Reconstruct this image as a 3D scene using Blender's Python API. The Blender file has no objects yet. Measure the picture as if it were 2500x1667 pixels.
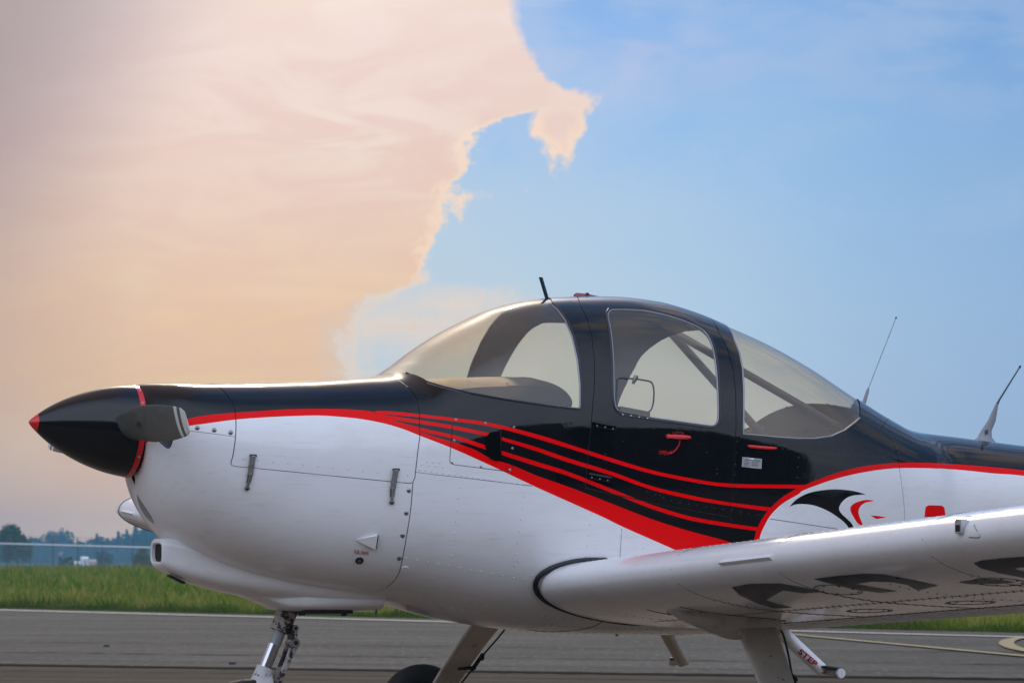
import bpy, math, random
import numpy as np
from mathutils import Vector, Matrix
from mathutils.bvhtree import BVHTree
from mathutils.geometry import delaunay_2d_cdt
random.seed(4); rng = np.random.default_rng(7)
SC = bpy.context.scene; COL = SC.collection
R = math.radians
# ------------------------------------------------------------------ camera
FOC = 7680.0; AZ = R(24); PIT = math.atan(538/7680)
CAM = np.array([-3.135, -11.483, .87])          # x runs aft from the spinner tip, y to starboard, z up (m)
fh = np.array([math.sin(AZ), math.cos(AZ), 0]); rt = np.array([math.cos(AZ), -math.sin(AZ), 0]); up0 = np.array([0, 0, 1.])
fw = fh*math.cos(PIT)+up0*math.sin(PIT); uv = up0*math.cos(PIT)-fh*math.sin(PIT)
cd = bpy.data.cameras.new('camera'); co = bpy.data.objects.new('camera', cd); COL.objects.link(co)
cd.sensor_width = 36; cd.lens = FOC/2500*36; cd.clip_start = .1; cd.clip_end = 9000
M3 = Matrix((tuple(rt), tuple(uv), tuple(-fw))).transposed()
co.matrix_world = Matrix.Translation(Vector(CAM)) @ M3.to_4x4()
cd.dof.use_dof = True; cd.dof.focus_distance = 11.9; cd.dof.aperture_fstop = 11
SC.camera = co
# ------------------------------------------------------------------ world and sun
SUN_AZ, SUN_EL = R(19), R(24)                    # azimuth from +y towards +x
SUN = np.array([math.sin(SUN_AZ)*math.cos(SUN_EL), math.cos(SUN_AZ)*math.cos(SUN_EL), math.sin(SUN_EL)])
W = bpy.data.worlds.new('World'); SC.world = W; W.use_nodes = True
class NT:
    def __init__(s, t): s.t = t; s.n = t.nodes; s.l = t.links
    def put(s, k, **kw):
        n = s.n.new(k)
        for a, v in kw.items(): setattr(n, a, v)
        return n
    def wire(s, v, sock):
        if isinstance(v, bpy.types.NodeSocket): s.l.new(v, sock)
        elif v is not None: sock.default_value = v
    def m(s, op, a, b=None, c=None, clamp=False):
        n = s.put('ShaderNodeMath', operation=op, use_clamp=clamp)
        for i, v in enumerate((a, b, c)):
            if v is not None: s.wire(v, n.inputs[i])
        return n.outputs[0]
    def dot(s, a, b):
        n = s.put('ShaderNodeVectorMath', operation='DOT_PRODUCT'); s.wire(a, n.inputs[0]); s.wire(b, n.inputs[1]); return n.outputs['Value']
    def vm(s, op, a, b):
        n = s.put('ShaderNodeVectorMath', operation=op); s.wire(a, n.inputs[0]); s.wire(b, n.inputs[1]); return n.outputs[0]
    def noise(s, vec, scale, detail=3, rough=.5, dist=0):
        n = s.put('ShaderNodeTexNoise'); s.wire(vec, n.inputs['Vector'])
        n.inputs['Scale'].default_value = scale; n.inputs['Detail'].default_value = detail
        n.inputs['Roughness'].default_value = rough; n.inputs['Distortion'].default_value = dist
        return n.outputs['Fac']
    def mix(s, f, a, b, bt='MIX'):
        n = s.put('ShaderNodeMix', data_type='RGBA', blend_type=bt); s.wire(f, n.inputs[0])
        for v, k in ((a, 6), (b, 7)):
            if isinstance(v, tuple) and len(v) == 3: v = v+(1,)
            s.wire(v, n.inputs[k])
        return n.outputs[2]
    def ramp(s, f, pts, interp='LINEAR'):
        n = s.put('ShaderNodeValToRGB'); s.wire(f, n.inputs[0]); e = n.color_ramp.elements; n.color_ramp.interpolation = interp
        while len(e) < len(pts): e.new(.5)
        for i, (p, c) in enumerate(pts):
            e[i].position = p; e[i].color = (c, c, c, 1) if isinstance(c, (int, float)) else tuple(c)+(1,)
        return n.outputs[0]
    def sstep(s, v, a, b, o0=0., o1=1.):
        n = s.put('ShaderNodeMapRange', interpolation_type='SMOOTHSTEP'); s.wire(v, n.inputs[0])
        s.wire(a, n.inputs[1]); s.wire(b, n.inputs[2]); n.inputs[3].default_value = o0; n.inputs[4].default_value = o1
        return n.outputs[0]
    def curve(s, v, pts, x0, x1, y0, y1):
        mp = s.put('ShaderNodeMapRange'); s.wire(v, mp.inputs[0]); mp.inputs[1].default_value = x0; mp.inputs[2].default_value = x1
        n = s.put('ShaderNodeFloatCurve'); s.wire(mp.outputs[0], n.inputs[1]); c = n.mapping.curves[0]
        P = [((x-x0)/(x1-x0), (y-y0)/(y1-y0)) for x, y in pts]
        while len(c.points) < len(P): c.points.new(.5, .5)
        for q, (a, b) in zip(c.points, P): q.location = (a, b); q.handle_type = 'VECTOR'
        n.mapping.update()
        return s.m('MULTIPLY_ADD', n.outputs[0], y1-y0, y0)
def lin(*c): return tuple(((v/255)/12.92 if v/255 < .04045 else ((v/255+.055)/1.055)**2.4) for v in c)
T = NT(W.node_tree); T.n.clear()
d = T.put('ShaderNodeTexCoord').outputs['Generated']
du, df, dz = T.dot(d, tuple(rt)), T.dot(d, tuple(fh)), T.dot(d, (0, 0, 1))
az = T.m('ARCTAN2', du, df)                      # 0 in the middle of the view, grows to the right (+-pi behind)
el = T.m('ARCSINE', dz)
AX = T.m('MULTIPLY_ADD', az, 7680, 1250)         # angles in 1/7680 rad
EY = T.m('MULTIPLY_ADD', el, -7680, 1372)
sv = T.vm('MULTIPLY', d, (1, 1, 2.4))            # clouds flattened towards the horizon
n1 = T.noise(sv, 7, 6, .55, .3); n2 = T.noise(d, 42, 7, .62); n3 = T.noise(T.vm('MULTIPLY', d, (1, 1, 3.4)), 19, 5, .55, 1.2)
n4 = T.noise(d, 130, 4, .6); n5 = T.noise(d, 330, 4, .6)
# boundary of the lit cloud
XB = T.curve(EY, [(-3000, 1190), (-400, 1235), (0, 1252), (60, 1262), (120, 1290), (180, 1322), (215, 1380), (240, 1425), (270, 1330), (283, 1260), (300, 1195), (325, 1152), (390, 1142),
                  (432, 1122), (448, 1085), (560, 1070), (612, 1045), (655, 1056), (692, 1025), (712, 955), (760, 900), (810, 850), (870, 870), (920, 870), (1372, 830)], -3000, 1372, 700, 1500)
wob = T.m('MULTIPLY', T.m('ADD', T.m('MULTIPLY', T.m('SUBTRACT', n2, .5), 120), T.m('ADD', T.m('MULTIPLY', T.m('SUBTRACT', n4, .5), 105), T.m('MULTIPLY', T.m('SUBTRACT', n5, .5), 75))),
          T.sstep(EY, 120., 320., .35, 1.))
sd = T.m('ADD', T.m('SUBTRACT', XB, AX), wob)    # > 0 inside the cloud
def blob(cx, cy, rx, ry):
    a = T.m('DIVIDE', T.m('SUBTRACT', AX, cx), rx); b = T.m('DIVIDE', T.m('SUBTRACT', EY, cy), ry)
    q = T.m('SQRT', T.m('ADD', T.m('MULTIPLY', a, a), T.m('MULTIPLY', b, b)))
    return T.m('MULTIPLY_ADD', q, -min(rx, ry), float(min(rx, ry)))
lob = blob(1365, 300, 62, 62)
for b in ((1400, 252, 46, 34), (1350, 372, 16, 26), (1380, 362, 12, 26), (1140, 480, 40, 7), (1126, 498, 8, 20), (1090, 745, 60, 20), (1000, 800, 90, 26)): lob = T.m('SMOOTH_MAX', lob, blob(*b), 14)
lob = T.m('MULTIPLY_ADD', wob, .62, lob)
sd = T.m('MAXIMUM', sd, lob)
soft = T.m('ADD', T.sstep(EY, 640., 760., 14., 95.), T.sstep(EY, 220., 0., 0., 6.))
cm = T.sstep(sd, T.m('MULTIPLY', soft, -1), soft)
# only the western half carries the lit cloud
cm = T.m('MULTIPLY', cm, T.sstep(az, -1.9, -1.2, 0., 1.))
cm = T.m('MAXIMUM', cm, T.m('MULTIPLY', T.sstep(EY, -1200., -2600., 0., 1.), T.m('MULTIPLY', T.sstep(n1, .42, .62, 0., .8), T.sstep(df, -.2, .4))))
eyn = T.m('DIVIDE', T.m('ADD', EY, 1000), 2372.)
cl = T.ramp(eyn, [(0, lin(240, 226, 216)), (.42, lin(238, 220, 212)), (.55, lin(238, 212, 202)), (.66, lin(238, 208, 186)), (.75, lin(240, 204, 166)), (.86, lin(236, 200, 158)), (.94, lin(228, 196, 168)), (1, lin(232, 204, 178))])
cl = T.mix(T.m('MULTIPLY', T.sstep(n3, .36, .62), .22), cl, lin(224, 180, 172), 'MIX')
cl = T.mix(T.m('MULTIPLY', T.sstep(n1, .5, .75), .4), cl, lin(244, 230, 212), 'MIX')
grey = T.m('MULTIPLY', T.sstep(T.m('ADD', AX, T.m('MULTIPLY', EY, .7)), 700., -50.), .95)
cl = T.mix(T.m('MULTIPLY', grey, T.sstep(EY, 1100., 300., .35, 1.)), cl, lin(146, 138, 154))
cl = T.mix(T.m('MULTIPLY', T.sstep(AX, 520., -250.), .62), cl, lin(180, 156, 148))
cl = T.mix(T.m('MULTIPLY', T.m('MULTIPLY', T.sstep(blob(860, 330, 420, 170), -40., 170.), T.sstep(n3, .62, .42)), .45), cl, lin(246, 232, 220))
rim = T.m('MULTIPLY', T.sstep(sd, 45., 3.), T.sstep(EY, 230., 320.))
cl = T.mix(T.m('MULTIPLY', rim, .7), cl, lin(255, 226, 198))
# the clear side
bl = T.ramp(eyn, [(0, lin(70, 126, 194)), (.35, lin(94, 152, 220)), (.45, lin(108, 168, 232)), (.55, lin(128, 184, 236)), (.64, lin(152, 196, 234)), (.75, lin(172, 204, 230)), (.86, lin(182, 202, 224)), (.94, lin(188, 200, 216)), (1, lin(198, 200, 204))])
bl = T.mix(T.m('MULTIPLY', T.sstep(AX, 1500., 2700.), .6), bl, lin(104, 150, 202))
bl = T.mix(T.m('MULTIPLY', T.m('MULTIPLY', T.sstep(T.m('ADD', n3, T.m('MULTIPLY', n2, .3)), .52, .78), T.sstep(EY, 420., 100.)), .4), bl, lin(166, 186, 224))
bl = T.mix(T.m('MULTIPLY', T.sstep(T.m('ADD', n1, T.m('MULTIPLY', n2, .2)), .56, .76), .25), bl, lin(176, 200, 228))
pat = T.sstep(blob(1560, 150, 330, 130), -10., 120.)
bl = T.mix(T.m('MULTIPLY', pat, T.sstep(T.m('ADD', n3, T.m('MULTIPLY', n2, .4)), .50, .85, .15, .75)), bl, lin(168, 186, 228))
bl = T.mix(T.m('MULTIPLY', T.sstep(sd, -190., -5.), .30), bl, lin(196, 206, 230))
bl = T.mix(T.m('MULTIPLY', T.m('MULTIPLY', T.sstep(AX, 2100., 950.), T.sstep(EY, 250., 760.)), .85), bl, lin(194, 213, 222))
bl = T.mix(T.sstep(EY, -400., 500., .0, .22), bl, lin(194, 212, 234))
nis = T.put('ShaderNodeTexSky', sky_type='NISHITA', sun_disc=False, sun_elevation=SUN_EL, sun_rotation=SUN_AZ, altitude=0, air_density=1.2, dust_density=2.5, ozone_density=1)
nisd = T.vm('MULTIPLY', nis.outputs[0], (.085, .085, .085))
# behind the camera: thin high cloud and some physical sky, brightened to light the white sides
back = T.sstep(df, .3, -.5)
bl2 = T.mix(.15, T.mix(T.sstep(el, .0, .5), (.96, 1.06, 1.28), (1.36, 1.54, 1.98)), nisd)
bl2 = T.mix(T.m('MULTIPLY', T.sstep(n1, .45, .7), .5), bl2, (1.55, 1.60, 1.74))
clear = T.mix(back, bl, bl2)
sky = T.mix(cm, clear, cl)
# thin dark scraps low on the left
scr = T.m('MULTIPLY', T.m('MULTIPLY', T.sstep(EY, 830., 880.), T.sstep(EY, 960., 905.)), T.m('MULTIPLY', T.sstep(n2, .53, .66), T.sstep(T.m('ABSOLUTE', T.m('SUBTRACT', AX, 380.)), 260., 60.)))
sky = T.mix(T.m('MULTIPLY', scr, .6), sky, lin(168, 160, 176))
# veiled sun behind the cloud, above the frame
gl = T.dot(d, tuple(SUN))
glow = T.m('ADD', T.m('MULTIPLY', T.m('POWER', T.m('MAXIMUM', gl, 0.), 300.), 3.), T.m('MULTIPLY', T.m('POWER', T.m('MAXIMUM', gl, 0.), 90.), 1.6))
gcol = T.put('ShaderNodeVectorMath', operation='SCALE'); gcol.inputs[0].default_value = (1, .86, .68); T.wire(glow, gcol.inputs['Scale'])
sky = T.vm('ADD', sky, gcol.outputs[0])
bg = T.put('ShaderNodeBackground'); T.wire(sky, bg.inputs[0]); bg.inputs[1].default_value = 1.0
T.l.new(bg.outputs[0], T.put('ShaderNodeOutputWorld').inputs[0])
sl = bpy.data.lights.new('sun', 'SUN'); so = bpy.data.objects.new('sun', sl); COL.objects.link(so)
sl.energy = 1.25; sl.angle = R(2.2); sl.color = (1, .86, .68)
so.rotation_euler = Vector(SUN).to_track_quat('Z', 'Y').to_euler()
SC.view_settings.view_transform = 'Standard'; SC.view_settings.look = 'None'; SC.view_settings.gamma = 1
SC.view_settings.use_curve_mapping = False; SC.view_settings.exposure = 0
SC.render.engine = 'CYCLES'
SC.cycles.max_bounces = 10; SC.cycles.transparent_max_bounces = 16; SC.cycles.caustics_reflective = False
# ------------------------------------------------------------------ helpers
def ray(px, py): return fw+rt*(px-1250)/FOC+uv*(833.5-py)/FOC       # line of sight used to survey the photograph
def aty(px, py, y): q = ray(px, py); return CAM+q*((y-CAM[1])/q[1])
def atz(px, py, z=0): q = ray(px, py); return CAM+q*((z-CAM[2])/q[2])
def atd(px, py, dist): q = ray(px, py); return CAM+q*(dist/(q@fh))
def mat(name, col, rough=.5, metal=0, coat=0, bump=None, var=None, spec=.5, extra=None):
    m = bpy.data.materials.new(name); m.use_nodes = True; t = NT(m.node_tree); b = t.n['Principled BSDF']
    b.inputs['Base Color'].default_value = tuple(col)+(1,); b.inputs['Roughness'].default_value = rough
    b.inputs['Metallic'].default_value = metal; b.inputs['Coat Weight'].default_value = coat; b.inputs['Coat Roughness'].default_value = .04
    b.inputs['Specular IOR Level'].default_value = spec
    tc = t.put('ShaderNodeTexCoord').outputs['Object']
    if var:                                     # (scale, other colour, lo, hi, strength)
        f = t.m('MULTIPLY', t.sstep(t.noise(tc, var[0], 6, .6), var[2], var[3]), var[4])
        t.wire(t.mix(f, tuple(col), tuple(var[1])), b.inputs['Base Color'])
        t.wire(t.m('MULTIPLY_ADD', f, .25, rough), b.inputs['Roughness'])
    if bump:                                    # (scale, strength, distance)
        n = t.put('ShaderNodeBump'); n.inputs['Strength'].default_value = bump[1]; n.inputs['Distance'].default_value = bump[2]
        t.wire(t.noise(tc, bump[0], 3, .5), n.inputs['Height']); t.wire(n.outputs[0], b.inputs['Normal'])
    if extra: extra(t, b, tc)
    return m
def paint(name, col, dirt, rg=.13, sp_=.5):
    def ex(t, b, tc):
        g = t.m('MULTIPLY', t.sstep(t.noise(t.vm('MULTIPLY', tc, (1, 1, 2.2)), 2.6, 7, .66), .46, .78), .42)
        s = t.m('MULTIPLY', t.sstep(t.noise(t.vm('MULTIPLY', tc, (.6, 3, 9)), 9, 4, .6), .52, .78), .42)
        f = t.m('ADD', g, s, clamp=True)
        t.wire(t.mix(f, col, dirt), b.inputs['Base Color']); t.wire(t.m('MULTIPLY_ADD', f, .22, rg), b.inputs['Roughness'])
        n = t.put('ShaderNodeBump'); n.inputs['Strength'].default_value = .08; n.inputs['Distance'].default_value = .02
        t.wire(t.noise(tc, 4.5, 2, .4), n.inputs['Height'])
        n2 = t.put('ShaderNodeBump'); n2.inputs['Strength'].default_value = .03; n2.inputs['Distance'].default_value = .004
        t.wire(t.noise(tc, 60, 2, .4), n2.inputs['Height']); t.wire(n.outputs[0], n2.inputs['Normal'])
        t.wire(n2.outputs[0], b.inputs['Normal'])
    return mat(name, col, rg, extra=ex, spec=sp_)
WHITE = paint('white_paint', (.85, .852, .86), (.66, .64, .60))
BLACK = paint('dark_paint', (.0035, .0042, .006), (.010, .010, .010), .05, .36)
RED = paint('red_paint', (.92, .001, .002), (.75, .004, .006), .2, .12)
BELLY = WHITE
PAINTS = [WHITE, BLACK, RED]
SEALANT = mat('panel_gap', (.035, .035, .038), .8)
RUBBER = mat('black_rubber', (.010, .011, .014), .42, var=(30, (.03, .03, .03), .5, .8, .6))
TYRE = mat('tyre_rubber', (.012, .012, .012), .75, var=(20, (.04, .036, .03), .5, .8, .6), bump=(200, .2, .002))
DARK = mat('dark_inside', (.01, .01, .011), .8)
GREYPLASTIC = mat('hood_vinyl', (.012, .013, .017), .6, bump=(180, .25, .002), var=(8, (.04, .04, .045), .5, .8, .7), spec=.3)
LINING = mat('cabin_lining', (.075, .085, .10), .75, bump=(60, .2, .003))
FRAMEGREY = mat('frame_grey', (.045, .055, .07), .5)
STEEL = mat('brushed_steel', (.30, .29, .28), .38, .9, var=(60, (.12, .11, .10), .4, .8, .9))
CHROME = mat('chrome', (.62, .64, .68), .12, 1)
ALU = mat('bare_aluminium', (.55, .55, .56), .3, 1, var=(40, (.3, .3, .3), .5, .8, .5))
def dirtyleg(t, b, tc):
    f = t.sstep(t.noise(tc, 26, 6, .6), .63, .70); g = t.m('MULTIPLY', t.sstep(t.noise(tc, 5, 5, .6), .42, .7), .55)
    c = t.mix(g, (.56, .51, .43), (.32, .28, .23)); t.wire(t.mix(t.m('MULTIPLY', f, .75), c, (.07, .055, .045)), b.inputs['Base Color'])
LEGPAINT = mat('weathered_leg_paint', (.4, .36, .3), .5, extra=dirtyleg)
def greasy(t, b, tc):
    f = t.sstep(t.noise(tc, 26, 8, .7), .47, .52); t.wire(t.mix(f, (.42, .39, .36), (.022, .017, .014)), b.inputs['Base Color'])
GREASY = mat('greasy_metal', (.3, .3, .3), .45, extra=greasy)
FORKWHITE = mat('chipped_white_paint', (.62, .62, .62), .4, var=(45, (.10, .09, .08), .6, .66, .9))
BLADE = mat('blade_grey', (.10, .106, .096), .42, bump=(120, .15, .002), var=(25, (.14, .14, .125), .45, .8, .8))
STRIPEW = mat('blade_white', (.75, .75, .72), .45, var=(50, (.5, .49, .46), .5, .8, .7))
SPINBLACK = paint('spinner_black', (.004, .0045, .006), (.011, .011, .011), .12, .45)
SCREWM = mat('screw_metal', (.38, .37, .36), .35, .85, var=(300, (.1, .09, .08), .5, .7, .9))
REDTXT = mat('red_lettering', (.42, .006, .03), .4)
REDPL = mat('red_plastic', (.70, .006, .01), .3, coat=.5)
BLACKVINYL = mat('black_lettering', (.012, .011, .011), .35, var=(9, (.03, .027, .022), .5, .8, .7))
RIVW = mat('rivet_white', (.76, .76, .78), .22, coat=.5)
RIVB = mat('rivet_black', (.012, .014, .02), .25, coat=.6)
RIVD = mat('rivet_dirty', (.03, .024, .02), .5)
def glassmat(name, tint, hazec, hazef, rough=.01):
    m = bpy.data.materials.new(name); m.use_nodes = True; t = NT(m.node_tree); t.n.clear()
    tr = t.put('ShaderNodeBsdfTransparent'); tr.inputs[0].default_value = tint+(1,)
    gl = t.put('ShaderNodeBsdfGlossy'); gl.inputs['Roughness'].default_value = rough
    df = t.put('ShaderNodeBsdfTranslucent'); df.inputs[0].default_value = hazec+(1,)
    d2 = t.put('ShaderNodeBsdfDiffuse'); d2.inputs[0].default_value = hazec+(1,)
    tc = t.put('ShaderNodeTexCoord').outputs['Object']
    f = t.m('MULTIPLY', t.sstep(t.noise(tc, 3, 6, .65), .3, .8, .85, 1.15), hazef)
    a = t.put('ShaderNodeMixShader'); t.wire(.3, a.inputs[0]); t.l.new(df.outputs[0], a.inputs[1]); t.l.new(d2.outputs[0], a.inputs[2])
    b = t.put('ShaderNodeMixShader'); t.wire(f, b.inputs[0]); t.l.new(tr.outputs[0], b.inputs[1]); t.l.new(a.outputs[0], b.inputs[2])
    g = t.put('ShaderNodeNewGeometry'); cs = t.m('ABSOLUTE', t.dot(g.outputs['Normal'], g.outputs['Incoming']))
    fr = t.m('MULTIPLY_ADD', t.m('POWER', t.m('SUBTRACT', 1., cs, clamp=True), 5.), .9, .055)
    c = t.put('ShaderNodeMixShader'); t.wire(fr, c.inputs[0]); t.l.new(b.outputs[0], c.inputs[1]); t.l.new(gl.outputs[0], c.inputs[2])
    t.l.new(c.outputs[0], t.put('ShaderNodeOutputMaterial').inputs[0])
    return m
GLASS = glassmat('tinted_acrylic', (.97, .885, .75), (1.0, .90, .77), .19)
def tag(o, label=None, cat=None, group=None, kind=None):
    for k, v in (('label', label), ('category', cat), ('group', group), ('kind', kind)):
        if v: o[k] = v
    return o
def empty(name, loc=(0, 0, 0)):
    o = bpy.data.objects.new(name, None); COL.objects.link(o); o.location = loc; o.empty_display_size = .2; return o
def mk(name, V, Fc, mats, parent=None, smooth=True, mi=None, nrm=None, kind=None):
    me = bpy.data.meshes.new(name); me.from_pydata([tuple(map(float, v)) for v in V], [], [tuple(map(int, f)) for f in Fc])
    if not isinstance(mats, (list, tuple)): mats = [mats]
    for m in mats: me.materials.append(m)
    if mi is not None: me.polygons.foreach_set('material_index', np.asarray(mi, dtype=np.int32))
    me.polygons.foreach_set('use_smooth', np.full(len(me.polygons), smooth))
    if nrm is not None: me.normals_split_custom_set_from_vertices([tuple(map(float, n)) for n in nrm])
    me.update(); o = bpy.data.objects.new(name, me); COL.objects.link(o)
    if parent: o.parent = parent
    if kind: o['kind'] = kind
    return o
class MB:
    def __init__(s): s.V = []; s.F = []
    def add(s, V, Fc): k = len(s.V); s.V += [tuple(v) for v in V]; s.F += [tuple(i+k for i in f) for f in Fc]; return s
    def tube(s, P, r, n=10, caps=True):
        P = [np.array(p, float) for p in P]; N = len(P); rr = r if hasattr(r, '__len__') else [r]*N; V = []; Fc = []; pu = None
        for i, p in enumerate(P):
            t = P[min(i+1, N-1)]-P[max(i-1, 0)]; t /= np.linalg.norm(t)+1e-12
            if pu is None: pu = np.array([0, 0, 1.]) if abs(t[2]) < .9 else np.array([1., 0, 0])
            u = pu-t*(pu@t); u /= np.linalg.norm(u)+1e-12; pu = u; w = np.cross(t, u)
            for k in range(n): a = 2*math.pi*k/n; V.append(p+(u*math.cos(a)+w*math.sin(a))*rr[i])
        for i in range(N-1):
            for k in range(n): Fc.append((i*n+k, i*n+(k+1) % n, (i+1)*n+(k+1) % n, (i+1)*n+k))
        if caps: Fc += [tuple(range(n-1, -1, -1)), tuple((N-1)*n+k for k in range(n))]
        return s.add(V, Fc)
    def loft(s, rings, caps=True):
        n = len(rings[0]); V = [p for r_ in rings for p in r_]; Fc = []
        for i in range(len(rings)-1):
            for k in range(n): Fc.append((i*n+k, i*n+(k+1) % n, (i+1)*n+(k+1) % n, (i+1)*n+k))
        if caps: Fc += [tuple(range(n-1, -1, -1)), tuple((len(rings)-1)*n+k for k in range(n))]
        return s.add(V, Fc)
    def box(s, c, ax, ay, az_, bev=0):
        c, ax, ay, az_ = (np.array(v, float) for v in (c, ax, ay, az_))
        V = [c+ax*i+ay*j+az_*k for i in (-1, 1) for j in (-1, 1) for k in (-1, 1)]
        return s.add(V, [(0, 1, 3, 2), (4, 6, 7, 5), (0, 4, 5, 1), (2, 3, 7, 6), (0, 2, 6, 4), (1, 5, 7, 3)])
    def dome(s, p, nrm, r, h=.4, n=7):
        p = np.array(p, float); t = np.array(nrm, float); t /= np.linalg.norm(t)
        u = np.cross(t, (0, 0, 1.) if abs(t[2]) < .9 else (1., 0, 0)); u /= np.linalg.norm(u); w = np.cross(t, u); V = []
        for q, hh in ((1, 0), (.72, .7)):
            for k in range(n): a = 2*math.pi*k/n; V.append(p+(u*math.cos(a)+w*math.sin(a))*r*q+t*h*r*hh)
        V.append(p+t*h*r)
        return s.add(V, [(k, (k+1) % n, n+(k+1) % n, n+k) for k in range(n)]+[(n+k, n+(k+1) % n, 2*n) for k in range(n)])
    def disc(s, p, nrm, r, th=.002, n=14, hole=0):
        t = np.array(nrm, float); t /= np.linalg.norm(t); return s.tube([np.array(p)-t*.001, np.array(p)+t*th], r, n)
    def build(s, name, mats, parent=None, smooth=True, kind=None, bevel=0):
        o = mk(name, s.V, s.F, mats, parent, smooth, kind=kind)
        if bevel:
            b = o.modifiers.new('b', 'BEVEL'); b.width = bevel; b.segments = 2; b.limit_method = 'ANGLE'; b.angle_limit = R(35)
        if smooth:
            o.data.set_sharp_from_angle(angle=R(38))
        return o
def resample(P, step):
    P = np.array(P, float); out = [P[0]]
    for a, b in zip(P[:-1], P[1:]):
        n = max(1, int(np.ceil(np.linalg.norm(b-a)/step)))
        for k in range(1, n+1): out.append(a+(b-a)*k/n)
    return np.array(out)
def spline(P, n=6, closed=False):              # Catmull-Rom through the points
    P = [np.array(p, float) for p in P]; N = len(P); out = []
    for i in range(N if closed else N-1):
        if closed: a, b, c_, e = P[i-1], P[i], P[(i+1) % N], P[(i+2) % N]
        else: a, b, c_, e = P[max(i-1, 0)], P[i], P[i+1], P[min(i+2, N-1)]
        for k in range(n):
            t = k/n; out.append(.5*((2*b)+(c_-a)*t+(2*a-5*b+4*c_-e)*t*t+(3*b-a-3*c_+e)*t**3))
    if not closed: out.append(P[-1])
    return np.array(out)
def inpoly(Q, P):
    Q = np.asarray(Q); P = np.asarray(P); x, y = Q[:, 0], Q[:, 1]; r_ = np.zeros(len(Q), bool)
    for i in range(len(P)):
        x1, y1 = P[i-1]; x2, y2 = P[i]
        if y1 == y2: continue
        c = ((y1 > y) != (y2 > y)) & (x < (x2-x1)*(y-y1)/(y2-y1)+x1); r_ ^= c
    return r_
def dline(Q, P):
    best = np.full(len(Q), 1e9)
    for a, b in zip(P[:-1], P[1:]):
        ab = b-a; L = ab@ab+1e-18; t = np.clip(((Q-a)@ab)/L, 0, 1); best = np.minimum(best, np.linalg.norm(Q-(a+t[:, None]*ab), axis=1))
    return best
# ================================================================== SETTING
# ------------------------------------------------------------------ ground
E0, E1 = atz(0, 1485)[:2], atz(2500, 1545)[:2]; ed = (E1-E0)/np.linalg.norm(E1-E0); en = np.array([-ed[1], ed[0]])
if en@fh[:2] < 0: en = -en
def beyond(x, y): return (x-E0[0])*en[0]+(y-E0[1])*en[1]
def gz(x, y):
    s = np.clip(beyond(x, y)/26, 0, 1); return .42*s*s*(3-2*s)+.02*np.sin(x*.9+y*.37)*s
def asphalt(t, b, tc):
    big = t.noise(tc, .35, 6, .62); fine = t.noise(tc, 18, 7, .85); mid = t.noise(tc, 2.2, 8, .75)
    c = t.mix(t.sstep(big, .35, .7), (.058, .056, .050), (.092, .088, .079))
    c = t.mix(t.m('MULTIPLY', t.sstep(mid, .45, .7), .5), c, (.048, .048, .046))
    c = t.mix(t.m('MULTIPLY', t.sstep(fine, .55, .75), .8), c, (.17, .165, .155))
    c = t.mix(t.m('MULTIPLY', t.sstep(fine, .42, .25), .7), c, (.012, .012, .012))
    along = t.dot(tc, (float(jd[0]), float(jd[1]), 0)); acr = t.dot(tc, (float(jn[0]), float(jn[1]), 0))
    v = t.put('ShaderNodeCombineXYZ'); t.wire(t.m('MULTIPLY', along, .05), v.inputs[0]); t.wire(acr, v.inputs[1])
    st = t.noise(v.outputs[0], 1.1, 5, .6)
    c = t.mix(t.m('MULTIPLY', t.sstep(st, .50, .64), .6), c, (.040, .040, .038))
    g = t.put('ShaderNodeCombineXYZ'); t.wire(t.m('MULTIPLY', t.dot(tc, tuple(rt)), 15.), g.inputs[0]); t.wire(t.m('MULTIPLY', t.dot(tc, tuple(fh)), 1.5), g.inputs[1])
    gr = t.noise(g.outputs[0], 1., 5, .8)         # aggregate drawn out by the paver
    c = t.mix(t.m('MULTIPLY', t.sstep(gr, .54, .70), .65), c, (.19, .185, .17)); c = t.mix(t.m('MULTIPLY', t.sstep(gr, .46, .31), .75), c, (.022, .022, .021))
    t.wire(c, b.inputs['Base Color'])
    bp = t.put('ShaderNodeBump'); bp.inputs['Strength'].default_value = .5; bp.inputs['Distance'].default_value = .01; t.wire(fine, bp.inputs['Height']); t.wire(bp.outputs[0], b.inputs['Normal'])
J0, J1 = atz(0, 1625)[:2], atz(2250, 1657)[:2]; jd = (J1-J0)/np.linalg.norm(J1-J0); jn = np.array([-jd[1], jd[0]])
ASPH = mat('asphalt', (.07, .07, .065), .9, extra=asphalt, spec=.08)
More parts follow.
